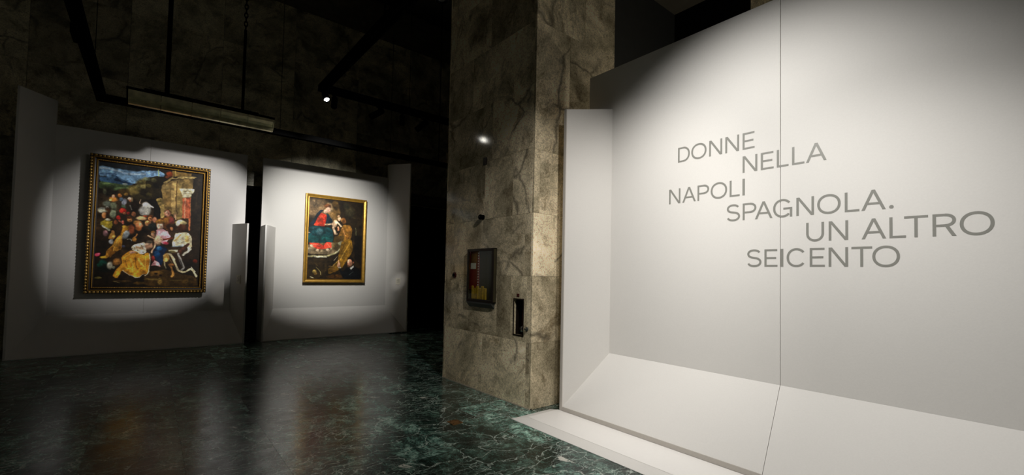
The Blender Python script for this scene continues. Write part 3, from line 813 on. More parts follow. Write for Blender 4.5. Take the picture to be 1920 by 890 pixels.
# ---------------------------------------------------------------- paintings
# each row is one touch of paint: kind (1 oval, 2 brush stroke, 3 patch), red, green, blue, then its place on the canvas in thousandths
PAINT1 = [
    [1, 44, 34, 22, 223, 619, 308, 129, 0],
    [1, 40, 28, 16, 119, 453, 211, 102, 0],
    [1, 46, 32, 18, 346, 218, 223, 129, 0],
    [1, 48, 34, 22, 702, 363, 271, 204, 0],
    [1, 52, 38, 24, 676, 556, 270, 110, 0],
    [3, 95, 125, 150, -1, 972, 467, 981, 471, 910, 381, 866, 309, 845, 236, 857, 163, 881, 66, 883, 5, 882],
    [3, 25, 28, 30, -10, 996, 465, 1012, 468, 970, 317, 951, 152, 955, -1, 964],
    [2, 150, 170, 185, 14, 945, 152, 946, 261, 919, 470, 940, 23],
    [2, 20, 40, 75, 11, 898, 155, 907, 9],
    [2, 110, 145, 175, 6, 918, 133, 922, 12],
    [2, 120, 150, 180, 217, 927, 468, 961, 11],
    [3, 45, 70, 95, 5, 879, 66, 877, 113, 898, 155, 897, 192, 872, 265, 860, 313, 842, 267, 820, 161, 809, 8, 838],
    [3, 20, 38, 60, 156, 894, 186, 864, 309, 841, 237, 837, 137, 859],
    [1, 70, 100, 125, 115, 879, 42, 13, 0],
    [3, 60, 75, 45, 8, 838, 104, 836, 267, 827, 326, 813, 269, 787, 142, 775, 12, 781],
    [2, 95, 115, 70, 141, 794, 268, 807, 14],
    [1, 150, 160, 150, 237, 834, 25, 10, 0],
    [2, 75, 90, 55, 15, 829, 111, 827, 9],
    [1, 80, 70, 35, 327, 793, 73, 40, 0],
    [1, 70, 60, 30, 397, 854, 67, 40, 0],
    [1, 85, 75, 40, 440, 886, 45, 27, 0],
    [1, 105, 95, 55, 414, 829, 45, 23, 0],
    [1, 95, 80, 40, 314, 772, 44, 26, 0],
    [1, 60, 45, 20, 234, 771, 50, 29, 0],
    [1, 45, 38, 20, 374, 738, 67, 33, 0],
    [1, 25, 20, 12, 431, 783, 68, 34, 0],
    [1, 35, 42, 25, 85, 801, 69, 22, 0],
    [1, 30, 26, 18, 95, 757, 62, 38, 0],
    [1, 70, 70, 50, 61, 760, 17, 22, 0],
    [1, 100, 92, 50, 347, 829, 22, 12, 0],
    [1, 110, 95, 50, 297, 797, 19, 11, 0],
    [1, 105, 98, 55, 450, 907, 23, 9, 0],
    [1, 95, 90, 50, 381, 869, 19, 9, 0],
    [1, 190, 120, 50, 140, 703, 38, 23, 0],
    [1, 235, 190, 110, 113, 694, 12, 9, 0],
    [1, 205, 125, 95, 138, 729, 15, 16, 0],
    [1, 150, 90, 40, 194, 741, 18, 16, 0],
    [1, 110, 80, 35, 250, 753, 21, 13, 0],
    [1, 95, 100, 85, 88, 660, 38, 26, 20],
    [1, 100, 105, 80, 143, 652, 28, 26, 0],
    [1, 150, 150, 135, 90, 631, 16, 10, 0],
    [1, 150, 150, 160, 240, 686, 25, 33, 0],
    [1, 80, 95, 110, 210, 709, 21, 19, 0],
    [1, 195, 172, 150, 284, 723, 25, 12, 0],
    [1, 150, 90, 60, 289, 705, 13, 11, 0],
    [2, 190, 185, 170, 291, 664, 301, 632, 10],
    [1, 80, 95, 70, 235, 649, 21, 13, 0],
    [1, 25, 18, 12, 335, 668, 44, 59, 0],
    [1, 120, 100, 70, 306, 718, 10, 20, 0],
    [1, 185, 40, 30, 230, 616, 34, 21, 0],
    [1, 215, 70, 50, 219, 625, 14, 8, 0],
    [1, 180, 40, 30, 191, 558, 21, 18, 0],
    [1, 190, 110, 70, 245, 595, 14, 12, 0],
    [1, 120, 35, 25, 281, 601, 17, 12, 0],
    [1, 180, 110, 70, 328, 598, 20, 18, 0],
    [1, 200, 130, 70, 292, 546, 25, 20, 0],
    [1, 60, 30, 15, 290, 565, 26, 10, 0],
    [2, 150, 80, 60, 200, 533, 237, 510, 20],
    [2, 200, 190, 180, 224, 535, 233, 509, 6],
    [1, 110, 115, 90, 141, 587, 28, 38, 0],
    [1, 60, 60, 45, 152, 626, 21, 13, 0],
    [1, 60, 36, 18, 95, 596, 23, 36, 0],
    [1, 110, 110, 100, 43, 615, 35, 16, 0],
    [1, 160, 155, 130, 51, 602, 41, 16, 0],
    [1, 195, 125, 70, 67, 567, 22, 24, 0],
    [1, 230, 165, 110, 59, 578, 9, 8, 0],
    [3, 130, 115, 40, 36, 516, 75, 537, 131, 528, 147, 491, 38, 484],
    [1, 190, 180, 150, 99, 536, 23, 9, 0],
    [1, 195, 190, 180, 426, 632, 52, 39, 0],
    [1, 210, 205, 195, 438, 676, 38, 33, 0],
    [1, 165, 160, 150, 412, 614, 30, 20, 0],
    [2, 205, 200, 185, 464, 679, 506, 669, 21],
    [2, 200, 160, 130, 377, 691, 385, 719, 7],
    [1, 200, 160, 110, 400, 566, 52, 17, 0],
    [1, 150, 60, 30, 436, 586, 22, 8, 0],
    [1, 210, 150, 90, 373, 525, 37, 20, 0],
    [1, 200, 140, 90, 462, 531, 30, 23, 0],
    [1, 200, 130, 90, 490, 566, 23, 20, 0],
    [3, 130, 105, 60, 572, 857, 610, 888, 656, 907, 768, 934, 901, 942, 889, 861, 876, 782, 886, 598, 795, 592, 755, 575, 721, 614, 600, 646, 583, 796],
    [3, 112, 88, 48, 591, 797, 677, 819, 686, 653, 615, 661],
    [1, 150, 125, 75, 620, 848, 39, 21, 0],
    [3, 165, 135, 80, 672, 902, 720, 914, 728, 622, 687, 639],
    [2, 70, 50, 25, 726, 908, 734, 622, 10],
    [3, 140, 115, 65, 737, 895, 786, 908, 795, 599, 750, 588],
    [3, 118, 95, 52, 785, 922, 893, 937, 884, 861, 789, 858],
    [3, 110, 85, 40, 675, 994, 873, 992, 874, 971, 678, 941],
    [2, 165, 135, 70, 709, 998, 715, 949, 10],
    [1, 120, 50, 20, 653, 959, 32, 24, 0],
    [1, 95, 45, 18, 631, 932, 17, 12, 0],
    [3, 105, 135, 165, 420, 963, 549, 978, 614, 955, 599, 932, 521, 930, 424, 902],
    [2, 130, 160, 190, 421, 949, 574, 954, 10],
    [2, 150, 165, 110, 545, 985, 548, 933, 14],
    [3, 32, 26, 14, 424, 902, 521, 930, 599, 929, 579, 871, 577, 768, 524, 749, 435, 714],
    [1, 75, 65, 30, 457, 845, 26, 17, 0],
    [1, 80, 75, 45, 500, 897, 31, 17, 0],
    [1, 48, 42, 20, 462, 770, 26, 17, 0],
    [1, 20, 16, 10, 526, 852, 27, 27, 0],
    [1, 95, 100, 75, 435, 896, 30, 13, 0],
    [3, 155, 132, 80, 579, 878, 678, 941, 719, 932, 758, 958, 942, 972, 901, 943, 768, 937, 720, 914, 679, 927, 626, 883],
    [2, 50, 35, 18, 634, 884, 687, 925, 728, 920, 768, 940, 893, 938, 8],
    [3, 18, 15, 10, 435, 721, 525, 742, 558, 691, 581, 645, 581, 570, 512, 572, 514, 667],
    [3, 155, 128, 72, 525, 742, 586, 755, 601, 701, 623, 648, 619, 593, 581, 563, 581, 645, 558, 691],
    [1, 110, 95, 40, 564, 725, 23, 10, 0],
    [1, 200, 195, 180, 454, 648, 38, 47, 0],
    [2, 215, 210, 195, 452, 689, 510, 663, 18],
    [3, 190, 180, 145, 752, 848, 797, 856, 914, 860, 903, 834, 876, 782, 793, 774, 774, 822],
    [1, 120, 110, 82, 811, 831, 18, 7, 0],
    [1, 115, 105, 80, 865, 829, 17, 6, 0],
    [2, 220, 210, 180, 773, 845, 906, 855, 8],
    [2, 140, 130, 100, 800, 810, 866, 813, 7],
    [2, 215, 205, 170, 809, 790, 863, 791, 8],
    [3, 190, 95, 60, 793, 770, 876, 778, 882, 598, 795, 592],
    [2, 228, 145, 105, 818, 769, 824, 597, 18],
    [2, 140, 60, 35, 866, 774, 873, 597, 12],
    [3, 180, 100, 60, 861, 596, 882, 598, 885, 492, 871, 491],
    [3, 32, 25, 16, 900, 956, 1002, 997, 1001, 499, 891, 492, 880, 782, 907, 842],
    [1, 42, 32, 22, 949, 688, 34, 43, 0],
    [2, 46, 36, 24, 941, 831, 938, 730, 17],
    [3, 95, 55, 25, 581, 577, 634, 594, 697, 605, 724, 559, 711, 503, 649, 479, 600, 503],
    [1, 95, 40, 35, 692, 564, 28, 31, 0],
    [1, 130, 85, 35, 636, 567, 24, 20, 0],
    [1, 215, 140, 110, 648, 623, 28, 29, 0],
    [1, 235, 175, 140, 642, 632, 14, 11, 0],
    [2, 222, 165, 125, 728, 622, 735, 580, 14],
    [2, 200, 150, 110, 712, 627, 722, 593, 8],
    [1, 25, 28, 25, 508, 504, 46, 33, 0],
    [1, 90, 45, 20, 488, 587, 23, 12, 0],
    [1, 215, 135, 80, 486, 565, 21, 17, 0],
    [1, 222, 142, 100, 528, 561, 21, 24, 0],
    [1, 210, 140, 80, 457, 535, 19, 17, 0],
    [1, 150, 100, 40, 590, 553, 43, 17, 0],
    [1, 140, 90, 40, 554, 526, 9, 20, 0],
    [1, 240, 195, 165, 584, 519, 33, 30, 0],
    [1, 60, 30, 18, 803, 517, 41, 35, 0],
    [1, 200, 175, 110, 789, 556, 53, 21, 0],
    [1, 235, 220, 180, 788, 566, 41, 10, 0],
    [3, 140, 120, 35, 47, 525, 135, 531, 139, 473, 112, 459, 63, 488],
    [1, 165, 140, 50, 109, 510, 21, 13, 0],
    [2, 180, 180, 155, 60, 481, 119, 453, 23],
    [1, 120, 85, 85, 87, 426, 24, 25, 0],
    [3, 170, 120, 50, 122, 415, 154, 455, 171, 405, 152, 378, 110, 386],
    [1, 210, 165, 90, 154, 401, 10, 10, 0],
    [1, 150, 150, 150, 139, 362, 21, 22, 0],
    [1, 190, 130, 70, 148, 442, 12, 13, 0],
    [1, 110, 60, 35, 170, 520, 17, 19, 0],
    [1, 190, 90, 70, 233, 525, 10, 17, 0],
    [3, 150, 100, 30, 236, 479, 299, 503, 290, 469, 234, 408, 240, 305, 186, 284, 157, 302, 114, 225, 53, 229, 99, 249, 103, 287, 155, 334, 185, 399, 218, 427],
    [1, 185, 130, 45, 194, 367, 25, 51, -30],
    [1, 190, 135, 45, 257, 484, 26, 14, -20],
    [3, 105, 66, 20, 103, 287, 156, 321, 179, 277, 134, 232],
    [2, 212, 165, 75, 166, 290, 170, 334, 220, 407, 246, 441, 6],
    [1, 120, 75, 22, 218, 330, 13, 26, 0],
    [1, 140, 70, 40, 315, 471, 29, 39, 0],
    [1, 120, 125, 125, 268, 423, 29, 39, -25],
    [1, 165, 168, 165, 260, 442, 11, 16, -25],
    [1, 150, 100, 50, 355, 526, 31, 21, 0],
    [1, 215, 130, 80, 382, 507, 37, 30, 0],
    [1, 240, 170, 120, 400, 516, 13, 13, 0],
    [1, 150, 85, 40, 380, 480, 33, 16, 0],
    [2, 160, 105, 55, 368, 434, 335, 387, 18],
    [1, 150, 100, 40, 346, 387, 23, 18, 0],
    [2, 195, 190, 165, 277, 387, 313, 391, 321, 373, 7],
    [1, 60, 60, 75, 253, 331, 21, 10, 0],
    [3, 228, 208, 172, 317, 327, 366, 355, 439, 372, 458, 333, 461, 287, 416, 265, 341, 289],
    [3, 165, 130, 95, 367, 336, 459, 323, 460, 303, 368, 320],
    [3, 195, 130, 35, 230, 241, 312, 301, 370, 290, 416, 265, 463, 260, 469, 155, 455, 102, 384, 66, 310, 101, 251, 132, 233, 94, 200, 65, 164, 93, 208, 151, 248, 190],
    [2, 228, 168, 62, 316, 230, 348, 179, 337, 127, 17],
    [2, 238, 180, 75, 388, 238, 436, 167, 19],
    [2, 205, 140, 45, 241, 177, 198, 87, 18],
    [2, 218, 162, 62, 379, 140, 278, 152, 13],
    [2, 220, 160, 60, 259, 235, 313, 275, 14],
    [2, 120, 70, 20, 362, 238, 378, 160, 10],
    [2, 140, 85, 25, 274, 216, 292, 158, 9],
    [2, 150, 90, 25, 416, 141, 453, 128, 9],
    [2, 150, 95, 30, 294, 120, 367, 101, 10],
    [2, 222, 195, 155, 258, 132, 325, 88, 399, 66, 458, 109, 8],
    [1, 220, 160, 130, 334, 282, 33, 12, 0],
    [1, 40, 25, 15, 354, 319, 5, 5, 0],
    [1, 40, 25, 15, 384, 302, 5, 5, 0],
    [1, 40, 25, 15, 415, 339, 5, 5, 0],
    [1, 40, 25, 15, 378, 277, 5, 5, 0],
    [1, 40, 25, 15, 429, 286, 5, 5, 0],
    [1, 40, 25, 15, 332, 312, 4, 4, 0],
    [1, 15, 50, 40, 76, 186, 40, 31, 0],
    [1, 18, 25, 18, 92, 149, 61, 37, 0],
    [1, 20, 60, 45, 50, 173, 27, 16, 0],
    [1, 190, 50, 70, 25, 253, 25, 14, 0],
    [1, 230, 90, 110, 38, 260, 11, 6, 0],
    [1, 140, 90, 40, 198, 201, 36, 29, 0],
    [1, 180, 120, 55, 204, 208, 17, 11, 0],
    [1, 205, 195, 165, 138, 172, 29, 31, 0],
    [1, 232, 225, 200, 130, 181, 12, 14, 0],
    [1, 150, 150, 120, 175, 156, 14, 13, 0],
    [1, 120, 105, 50, 44, 70, 33, 9, 0],
    [1, 185, 140, 40, 80, 233, 30, 9, 0],
    [1, 55, 40, 20, 250, 43, 85, 11, 0],
    [1, 70, 50, 20, 415, 30, 59, 13, 0],
    [2, 130, 115, 70, 174, 43, 230, 30, 5],
    [3, 60, 42, 18, 449, 95, 627, 151, 796, 112, 970, 86, 1000, 1, 455, 3],
    [1, 150, 115, 50, 603, 43, 23, 27, 0],
    [1, 95, 75, 35, 541, 60, 92, 8, 0],
    [1, 95, 75, 35, 759, 57, 64, 7, 0],
    [1, 85, 62, 26, 873, 44, 50, 21, 0],
    [1, 112, 78, 32, 560, 113, 69, 21, 0],
    [1, 25, 15, 8, 564, 108, 18, 9, 0],
    [1, 25, 15, 8, 609, 97, 15, 9, 0],
    [3, 195, 125, 35, 438, 273, 482, 287, 497, 221, 499, 129, 470, 109, 449, 95],
    [2, 235, 175, 65, 455, 247, 456, 155, 13],
    [1, 212, 200, 180, 449, 333, 19, 29, 0],
    [1, 190, 140, 105, 480, 346, 34, 36, 0],
    [1, 220, 175, 140, 474, 360, 19, 12, 0],
    [1, 80, 70, 55, 484, 375, 34, 11, 0],
    [2, 228, 208, 165, 490, 274, 502, 182, 489, 116, 457, 89, 9],
    [1, 45, 25, 15, 689, 506, 46, 42, 0],
    [1, 175, 115, 72, 694, 496, 16, 17, 0],
    [1, 60, 40, 20, 700, 528, 24, 14, 0],
    [3, 235, 170, 175, 546, 484, 616, 488, 664, 464, 686, 424, 646, 367, 607, 359, 550, 424],
    [1, 242, 198, 168, 583, 510, 33, 32, 0],
    [1, 150, 100, 40, 573, 546, 39, 14, 0],
    [2, 238, 160, 170, 633, 452, 674, 430, 36],
    [1, 248, 205, 205, 614, 444, 23, 14, 0],
    [1, 205, 70, 90, 646, 371, 31, 14, 0],
    [2, 90, 40, 25, 613, 396, 706, 419, 25],
    [3, 16, 32, 55, 539, 343, 616, 353, 664, 320, 635, 279, 624, 211, 610, 177, 554, 223, 520, 275],
    [1, 35, 90, 140, 582, 324, 31, 23, 0],
    [1, 20, 55, 90, 566, 277, 31, 27, 0],
    [1, 80, 140, 180, 574, 331, 14, 8, 0],
    [1, 240, 195, 150, 567, 391, 37, 40, 0],
    [1, 250, 215, 178, 582, 398, 15, 18, 0],
    [1, 230, 170, 125, 522, 439, 24, 25, 0],
    [1, 170, 110, 50, 517, 456, 23, 9, 0],
    [2, 235, 185, 140, 474, 423, 528, 403, 17],
    [2, 230, 180, 140, 545, 370, 512, 288, 21],
    [2, 235, 185, 140, 592, 419, 613, 393, 12],
    [1, 130, 40, 35, 523, 235, 19, 27, 0],
    [3, 232, 155, 155, 511, 175, 539, 222, 586, 203, 607, 170, 557, 176],
    [1, 245, 195, 190, 579, 187, 15, 9, 0],
    [3, 205, 195, 155, 673, 314, 768, 317, 769, 297, 682, 294],
    [3, 238, 222, 182, 736, 461, 784, 470, 858, 474, 910, 435, 906, 350, 884, 301, 839, 369, 815, 347, 719, 343, 706, 356],
    [2, 200, 165, 100, 732, 395, 793, 453, 19],
    [2, 238, 216, 168, 842, 452, 893, 357, 45],
    [1, 225, 190, 110, 857, 415, 23, 32, 0],
    [2, 250, 242, 215, 757, 379, 788, 401, 16],
    [2, 100, 115, 125, 710, 346, 807, 350, 14],
    [1, 62, 32, 18, 798, 509, 49, 38, 0],
    [1, 85, 48, 28, 814, 524, 21, 14, 0],
    [1, 215, 190, 130, 788, 553, 57, 18, 0],
    [1, 228, 218, 195, 756, 542, 20, 21, 0],
    [2, 192, 186, 165, 899, 329, 827, 278, 32],
    [2, 70, 40, 28, 872, 370, 785, 304, 37],
    [1, 78, 44, 30, 794, 298, 20, 17, 0],
    [1, 90, 80, 50, 713, 300, 40, 11, 0],
    [2, 218, 198, 152, 636, 262, 690, 291, 751, 200, 786, 132, 852, 119, 916, 169, 970, 93, 27],
    [2, 105, 82, 50, 667, 272, 727, 186, 781, 122, 6],
    [1, 200, 150, 70, 657, 246, 36, 37, 0],
    [1, 225, 180, 95, 654, 225, 24, 18, 0],
    [2, 150, 145, 135, 778, 283, 806, 215, 841, 168, 818, 147, 28],
    [2, 55, 50, 46, 790, 242, 827, 171, 11],
    [2, 130, 120, 90, 641, 211, 654, 158, 16],
    [2, 190, 130, 60, 704, 179, 732, 105, 713, 88, 27],
    [1, 110, 70, 35, 712, 186, 32, 14, 0],
    [1, 82, 26, 12, 950, 225, 25, 17, 0],
    [2, 245, 230, 190, 916, 169, 959, 135, 8],
]
PAINT2 = [
    [1, 120, 95, 65, 153, 864, 227, 132, 0],
    [1, 125, 95, 55, 415, 814, 132, 121, 0],
    [1, 108, 88, 62, 110, 927, 117, 46, 0],
    [1, 105, 78, 40, 495, 832, 71, 81, 0],
    [1, 165, 138, 98, 359, 894, 78, 59, 0],
    [1, 48, 42, 26, 742, 861, 95, 75, 0],
    [1, 75, 55, 25, 468, 932, 61, 61, 0],
    [1, 40, 36, 22, 674, 932, 63, 41, 0],
    [2, 42, 36, 20, 671, 815, 853, 791, 21],
    [3, 25, 35, 45, 203, 854, 262, 851, 159, 772, 107, 676, 33, 619, 2, 657, 93, 741, 147, 817],
    [3, 18, 40, 50, 314, 821, 355, 810, 421, 719, 385, 650, 302, 700],
    [1, 95, 55, 30, 328, 909, 66, 33, 0],
    [1, 125, 75, 40, 317, 918, 30, 12, 0],
    [1, 225, 180, 150, 293, 838, 34, 27, 0],
    [1, 238, 195, 165, 339, 864, 42, 36, -20],
    [1, 200, 110, 90, 352, 850, 14, 5, 0],
    [3, 225, 60, 35, 205, 818, 275, 805, 316, 794, 309, 740, 292, 699, 285, 652, 89, 659, 125, 703, 160, 765],
    [1, 242, 82, 50, 195, 747, 35, 56, -25],
    [2, 150, 35, 25, 301, 793, 294, 699, 14],
    [2, 170, 40, 28, 166, 672, 264, 671, 14],
    [2, 175, 42, 28, 230, 736, 253, 684, 10],
    [3, 15, 60, 65, 4, 625, 108, 656, 286, 645, 428, 618, 457, 484, -5, 466],
    [1, 62, 100, 105, 200, 588, 61, 40, 0],
    [1, 20, 78, 82, 348, 608, 60, 40, 0],
    [1, 10, 40, 45, 127, 511, 78, 33, 0],
    [2, 70, 85, 85, 72, 621, 197, 641, 10],
    [1, 18, 72, 72, 303, 525, 70, 27, 0],
    [2, 215, 175, 135, 293, 679, 423, 691, 38],
    [2, 190, 160, 140, -2, 565, 27, 566, 19],
    [1, 230, 190, 150, 463, 698, 49, 51, -20],
    [1, 225, 180, 140, 550, 764, 33, 28, 0],
    [1, 190, 150, 110, 538, 792, 26, 17, 0],
    [2, 238, 203, 163, 502, 724, 583, 670, 33],
    [2, 238, 198, 158, 436, 646, 476, 580, 49],
    [2, 230, 190, 150, 472, 566, 512, 571, 18],
    [2, 215, 140, 100, 527, 657, 529, 620, 39],
    [3, 125, 85, 30, 627, 696, 753, 696, 799, 643, 785, 545, 756, 496, 497, 486, 553, 576, 589, 653],
    [1, 115, 70, 32, 629, 744, 47, 41, 0],
    [1, 172, 118, 62, 598, 748, 21, 24, 0],
    [1, 162, 108, 42, 725, 639, 53, 41, 0],
    [2, 192, 132, 72, 610, 647, 668, 554, 29],
    [1, 110, 75, 25, 556, 529, 62, 27, 0],
    [2, 80, 80, 55, 856, 666, 875, 549, 15],
    [1, 95, 62, 22, 711, 542, 42, 34, 0],
    [3, 15, 62, 62, 10, 530, 452, 549, 437, 474, 259, 441, 6, 445],
    [1, 20, 75, 72, 315, 503, 80, 20, 0],
    [3, 115, 98, 72, -3, 431, 438, 461, 620, 502, 605, 419, 528, 341, 387, 310, 5, 300],
    [1, 85, 70, 40, 502, 415, 82, 54, 0],
    [3, 78, 58, 25, 473, 550, 658, 558, 641, 502, 519, 464, 448, 468],
    [3, 215, 65, 45, 15, 445, 210, 439, 281, 415, 317, 463, 408, 460, 422, 399, 303, 375, 146, 370, 75, 408],
    [2, 240, 110, 85, 104, 422, 221, 413, 14],
    [2, 240, 105, 80, 338, 443, 381, 411, 14],
    [2, 120, 30, 20, 271, 434, 284, 394, 14],
    [1, 150, 135, 105, 40, 360, 38, 26, 0],
    [1, 212, 182, 148, 71, 407, 27, 17, 0],
    [1, 208, 178, 142, 171, 354, 29, 17, 0],
    [1, 218, 192, 158, 354, 366, 32, 18, 0],
    [1, 130, 112, 82, 256, 340, 50, 16, 0],
    [2, 165, 155, 110, 6, 280, 240, 279, 388, 296, 538, 341, 596, 398, 38],
    [2, 228, 222, 188, 132, 272, 329, 278, 31],
    [2, 205, 200, 165, 487, 330, 577, 377, 16],
    [1, 152, 148, 112, 572, 452, 41, 24, 0],
    [3, 48, 36, 18, -6, 247, 371, 255, 455, 210, 350, 113, 208, 4, 0, 2],
    [3, 120, 85, 22, 600, 487, 786, 529, 827, 391, 770, 299, 701, 229, 623, 144, 384, 59, 359, 127, 535, 225, 568, 349],
    [2, 160, 120, 45, 748, 458, 585, 247, 19],
    [2, 182, 138, 56, 652, 338, 595, 254, 21],
    [2, 90, 62, 16, 664, 469, 609, 364, 17],
    [2, 140, 98, 28, 727, 312, 659, 228, 27],
    [2, 192, 152, 80, 457, 169, 535, 225, 14],
    [2, 182, 142, 80, 377, 164, 458, 162, 12],
    [2, 200, 185, 150, 531, 286, 473, 237, 8],
    [1, 105, 72, 22, 461, 114, 71, 27, 0],
    [1, 80, 50, 18, 507, 33, 145, 31, 0],
    [1, 182, 152, 76, 134, 93, 37, 25, 0],
    [1, 120, 90, 40, 155, 69, 29, 20, 0],
    [2, 150, 135, 85, 160, 144, 221, 111, 239, 58, 16],
    [2, 90, 70, 35, 117, 203, 198, 158, 8],
    [2, 170, 165, 130, 61, 28, 114, 16, 17],
    [3, 20, 15, 10, 836, 566, 1009, 573, 993, 178, 858, 253],
    [3, 12, 14, 16, 561, 143, 647, 103, 706, 153, 770, 147, 853, 176, 976, 122, 1000, 2, 654, 0],
    [1, 205, 140, 105, 771, 216, 53, 54, 0],
    [1, 225, 165, 130, 748, 230, 25, 28, 0],
    [3, 20, 14, 10, 709, 263, 760, 292, 835, 280, 861, 218, 829, 217, 794, 258],
    [2, 120, 70, 50, 719, 201, 745, 202, 11],
    [1, 90, 55, 35, 753, 167, 32, 8, 0],
    [3, 205, 203, 192, 770, 147, 842, 179, 844, 155, 793, 123],
    [1, 190, 110, 80, 840, 218, 11, 13, 0],
    [1, 225, 165, 125, 564, 181, 31, 34, 0],
    [2, 228, 174, 134, 555, 239, 568, 198, 21],
    [2, 215, 155, 118, 588, 212, 585, 178, 12],
    [1, 218, 208, 194, 578, 150, 26, 9, 0],
    [2, 45, 50, 48, 765, 63, 837, 99, 15],
]
def paint_canvas(rows, nx, nz, base, seed):
    rng = np.random.default_rng(seed)
    uu, vv = np.meshgrid(np.linspace(0, 1000, nx), np.linspace(0, 1000, nz))
    img = np.zeros((nz, nx, 3)) + np.array(base)
    asp = nz / nx
    def smooth_field(sc):
        g = rng.normal(0, 1, (nz // sc + 3, nx // sc + 3))
        yy, xx = np.arange(nz) / sc, np.arange(nx) / sc
        iy, ix = yy.astype(int), xx.astype(int)
        fy, fx = (yy - iy)[:, None], (xx - ix)[None, :]
        fy, fx = fy * fy * (3 - 2 * fy), fx * fx * (3 - 2 * fx)
        return (g[np.ix_(iy, ix)] * (1 - fy) * (1 - fx) + g[np.ix_(iy + 1, ix)] * fy * (1 - fx) + g[np.ix_(iy, ix + 1)] * (1 - fy) * fx + g[np.ix_(iy + 1, ix + 1)] * fy * fx)
    # the brush never follows a drawn outline exactly
    uu = uu + 3.5 * smooth_field(13) + 1.3 * smooth_field(6)
    vv = vv + (3.5 * smooth_field(13) + 1.3 * smooth_field(6)) / asp
    soft = 1000 / nx * 1.1
    def put(sel, cov, c):
        img[sel] += cov[..., None] * (np.asarray(c) - img[sel])
    def seg_dist(x, y, x0, y0, x1, y1):
        dx, dy = x1 - x0, (y1 - y0) * asp
        L2 = dx * dx + dy * dy + 1e-9
        t = np.clip(((x - x0) * dx + (y - y0) * asp * dy) / L2, 0, 1)
        return np.hypot(x - x0 - t * dx, (y - y0) * asp - t * dy)
    def rounded(P, closed, f):
        Q = []
        m_ = len(P)
        for i in range(m_ if closed else m_ - 1):
            a, b = P[i], P[(i + 1) % m_]
            Q += [a + (b - a) * f, b + (a - b) * f]
        if not closed:
            Q = [P[0]] + Q[1:-1] + [P[-1]]
        return np.array(Q)
    full = []
    for row in rows:
        k, c, n = row[0], row[1:4], row[4:]
        head = k == 1 and c[0] > 165 and 85 < c[1] < 200 and 60 < c[2] < 170 and c[0] - c[2] > 45 and (c[1] < 176 or c[2] > 150) and 11 < n[2] < 36 and 0.66 < n[2] / max(n[3] * asp, 1) < 1.5
        if head:     # hair behind the face
            full.append([1, 46, 28, 14, n[0] + n[2] * 0.15, n[1] + n[3] * 0.45, n[2] * 1.05, n[3] * 0.85, 0])
        full.append(row)
        if head:     # eye sockets, shaded cheek, mouth
            dk = [int(q * 0.5) for q in c]
            full.append([1] + [int(q * 0.72) for q in c] + [n[0] + n[2] * 0.5, n[1] - n[3] * 0.2, n[2] * 0.42, n[3] * 0.6, 0])
            full.append([1] + dk + [n[0] - n[2] * 0.35, n[1] + n[3] * 0.12, n[2] * 0.24, n[3] * 0.10, 0])
            full.append([1] + dk + [n[0] + n[2] * 0.35, n[1] + n[3] * 0.12, n[2] * 0.24, n[3] * 0.10, 0])
            full.append([1, int(c[0] * 0.72), int(c[1] * 0.45), int(c[2] * 0.42), n[0], n[1] - n[3] * 0.48, n[2] * 0.26, n[3] * 0.08, 0])
    for row in full:
        k, c, n = row[0], row[1:4], [float(q) for q in row[4:]]
        if k == 1:
            cx, cy, rx, ry, rot = n
            ext = max(rx, ry) * 1.6 + 20
            x0, x1, y0, y1 = cx - ext, cx + ext, cy - ext, cy + ext
        else:
            wdt = n.pop() if k == 2 else 0
            P = np.array(n).reshape(-1, 2)
            if k == 2 and len(P) > 2:
                P = rounded(rounded(P, False, 0.25), False, 0.25)
            if k == 3 and len(P) > 5:
                P = rounded(P, True, 0.16)
            x0, x1, y0, y1 = P[:, 0].min() - wdt - 20, P[:, 0].max() + wdt + 20, P[:, 1].min() - wdt - 20, P[:, 1].max() + wdt + 20
        i0, i1 = max(0, int(x0 / 1000 * nx)), min(nx, int(x1 / 1000 * nx) + 2)
        j0, j1 = max(0, int(y0 / 1000 * nz)), min(nz, int(y1 / 1000 * nz) + 2)
        if i1 <= i0 or j1 <= j0:
            continue
        sel = np.s_[j0:j1, i0:i1]
        x, y = uu[sel], vv[sel]
        x = x + rng.normal(0, soft * 0.12, x.shape)
        y = y + rng.normal(0, soft * 0.12 / asp, y.shape)
        if k == 1:
            a = math.radians(rot)
            ex, ey = (x - cx), (y - cy) * asp
            px = ex * math.cos(a) + ey * math.sin(a)
            py = -ex * math.sin(a) + ey * math.cos(a)
            q = np.sqrt((px / max(rx, 0.6)) ** 2 + (py / max(ry * asp, 0.6)) ** 2)
            cov = np.clip((1.18 - q) / 0.5, 0, 1)
            mod = 1 + 0.20 * np.clip(py / max(ry * asp, 0.6), -1, 1) - 0.10 * np.clip(px / max(rx, 0.6), -1, 1)
        elif k == 2:
            dd = np.full(x.shape, 1e9)
            for a, b in zip(P[:-1], P[1:]):
                dd = np.minimum(dd, seg_dist(x, y, a[0], a[1], b[0], b[1]))
            cov = np.clip((wdt / 2 + soft * 0.6 - dd) / (soft * 1.2 + wdt * 0.18), 0, 1)
        else:
            ins_ = np.zeros(x.shape, bool)
            dd = np.full(x.shape, 1e9)
            for a, b in zip(P, np.roll(P, -1, 0)):
                dd = np.minimum(dd, seg_dist(x, y, a[0], a[1], b[0], b[1]))
                cond = (a[1] > y) != (b[1] > y)
                ins_ ^= cond & (x < (b[0] - a[0]) * (y - a[1]) / (b[1] - a[1] + 1e-9) + a[0])
            sd = np.where(ins_, dd, -dd)
            cov = np.clip((sd + soft) / (2.2 * soft), 0, 1)
        put(sel, cov, np.array(c) * mod[..., None] if k == 1 else c)
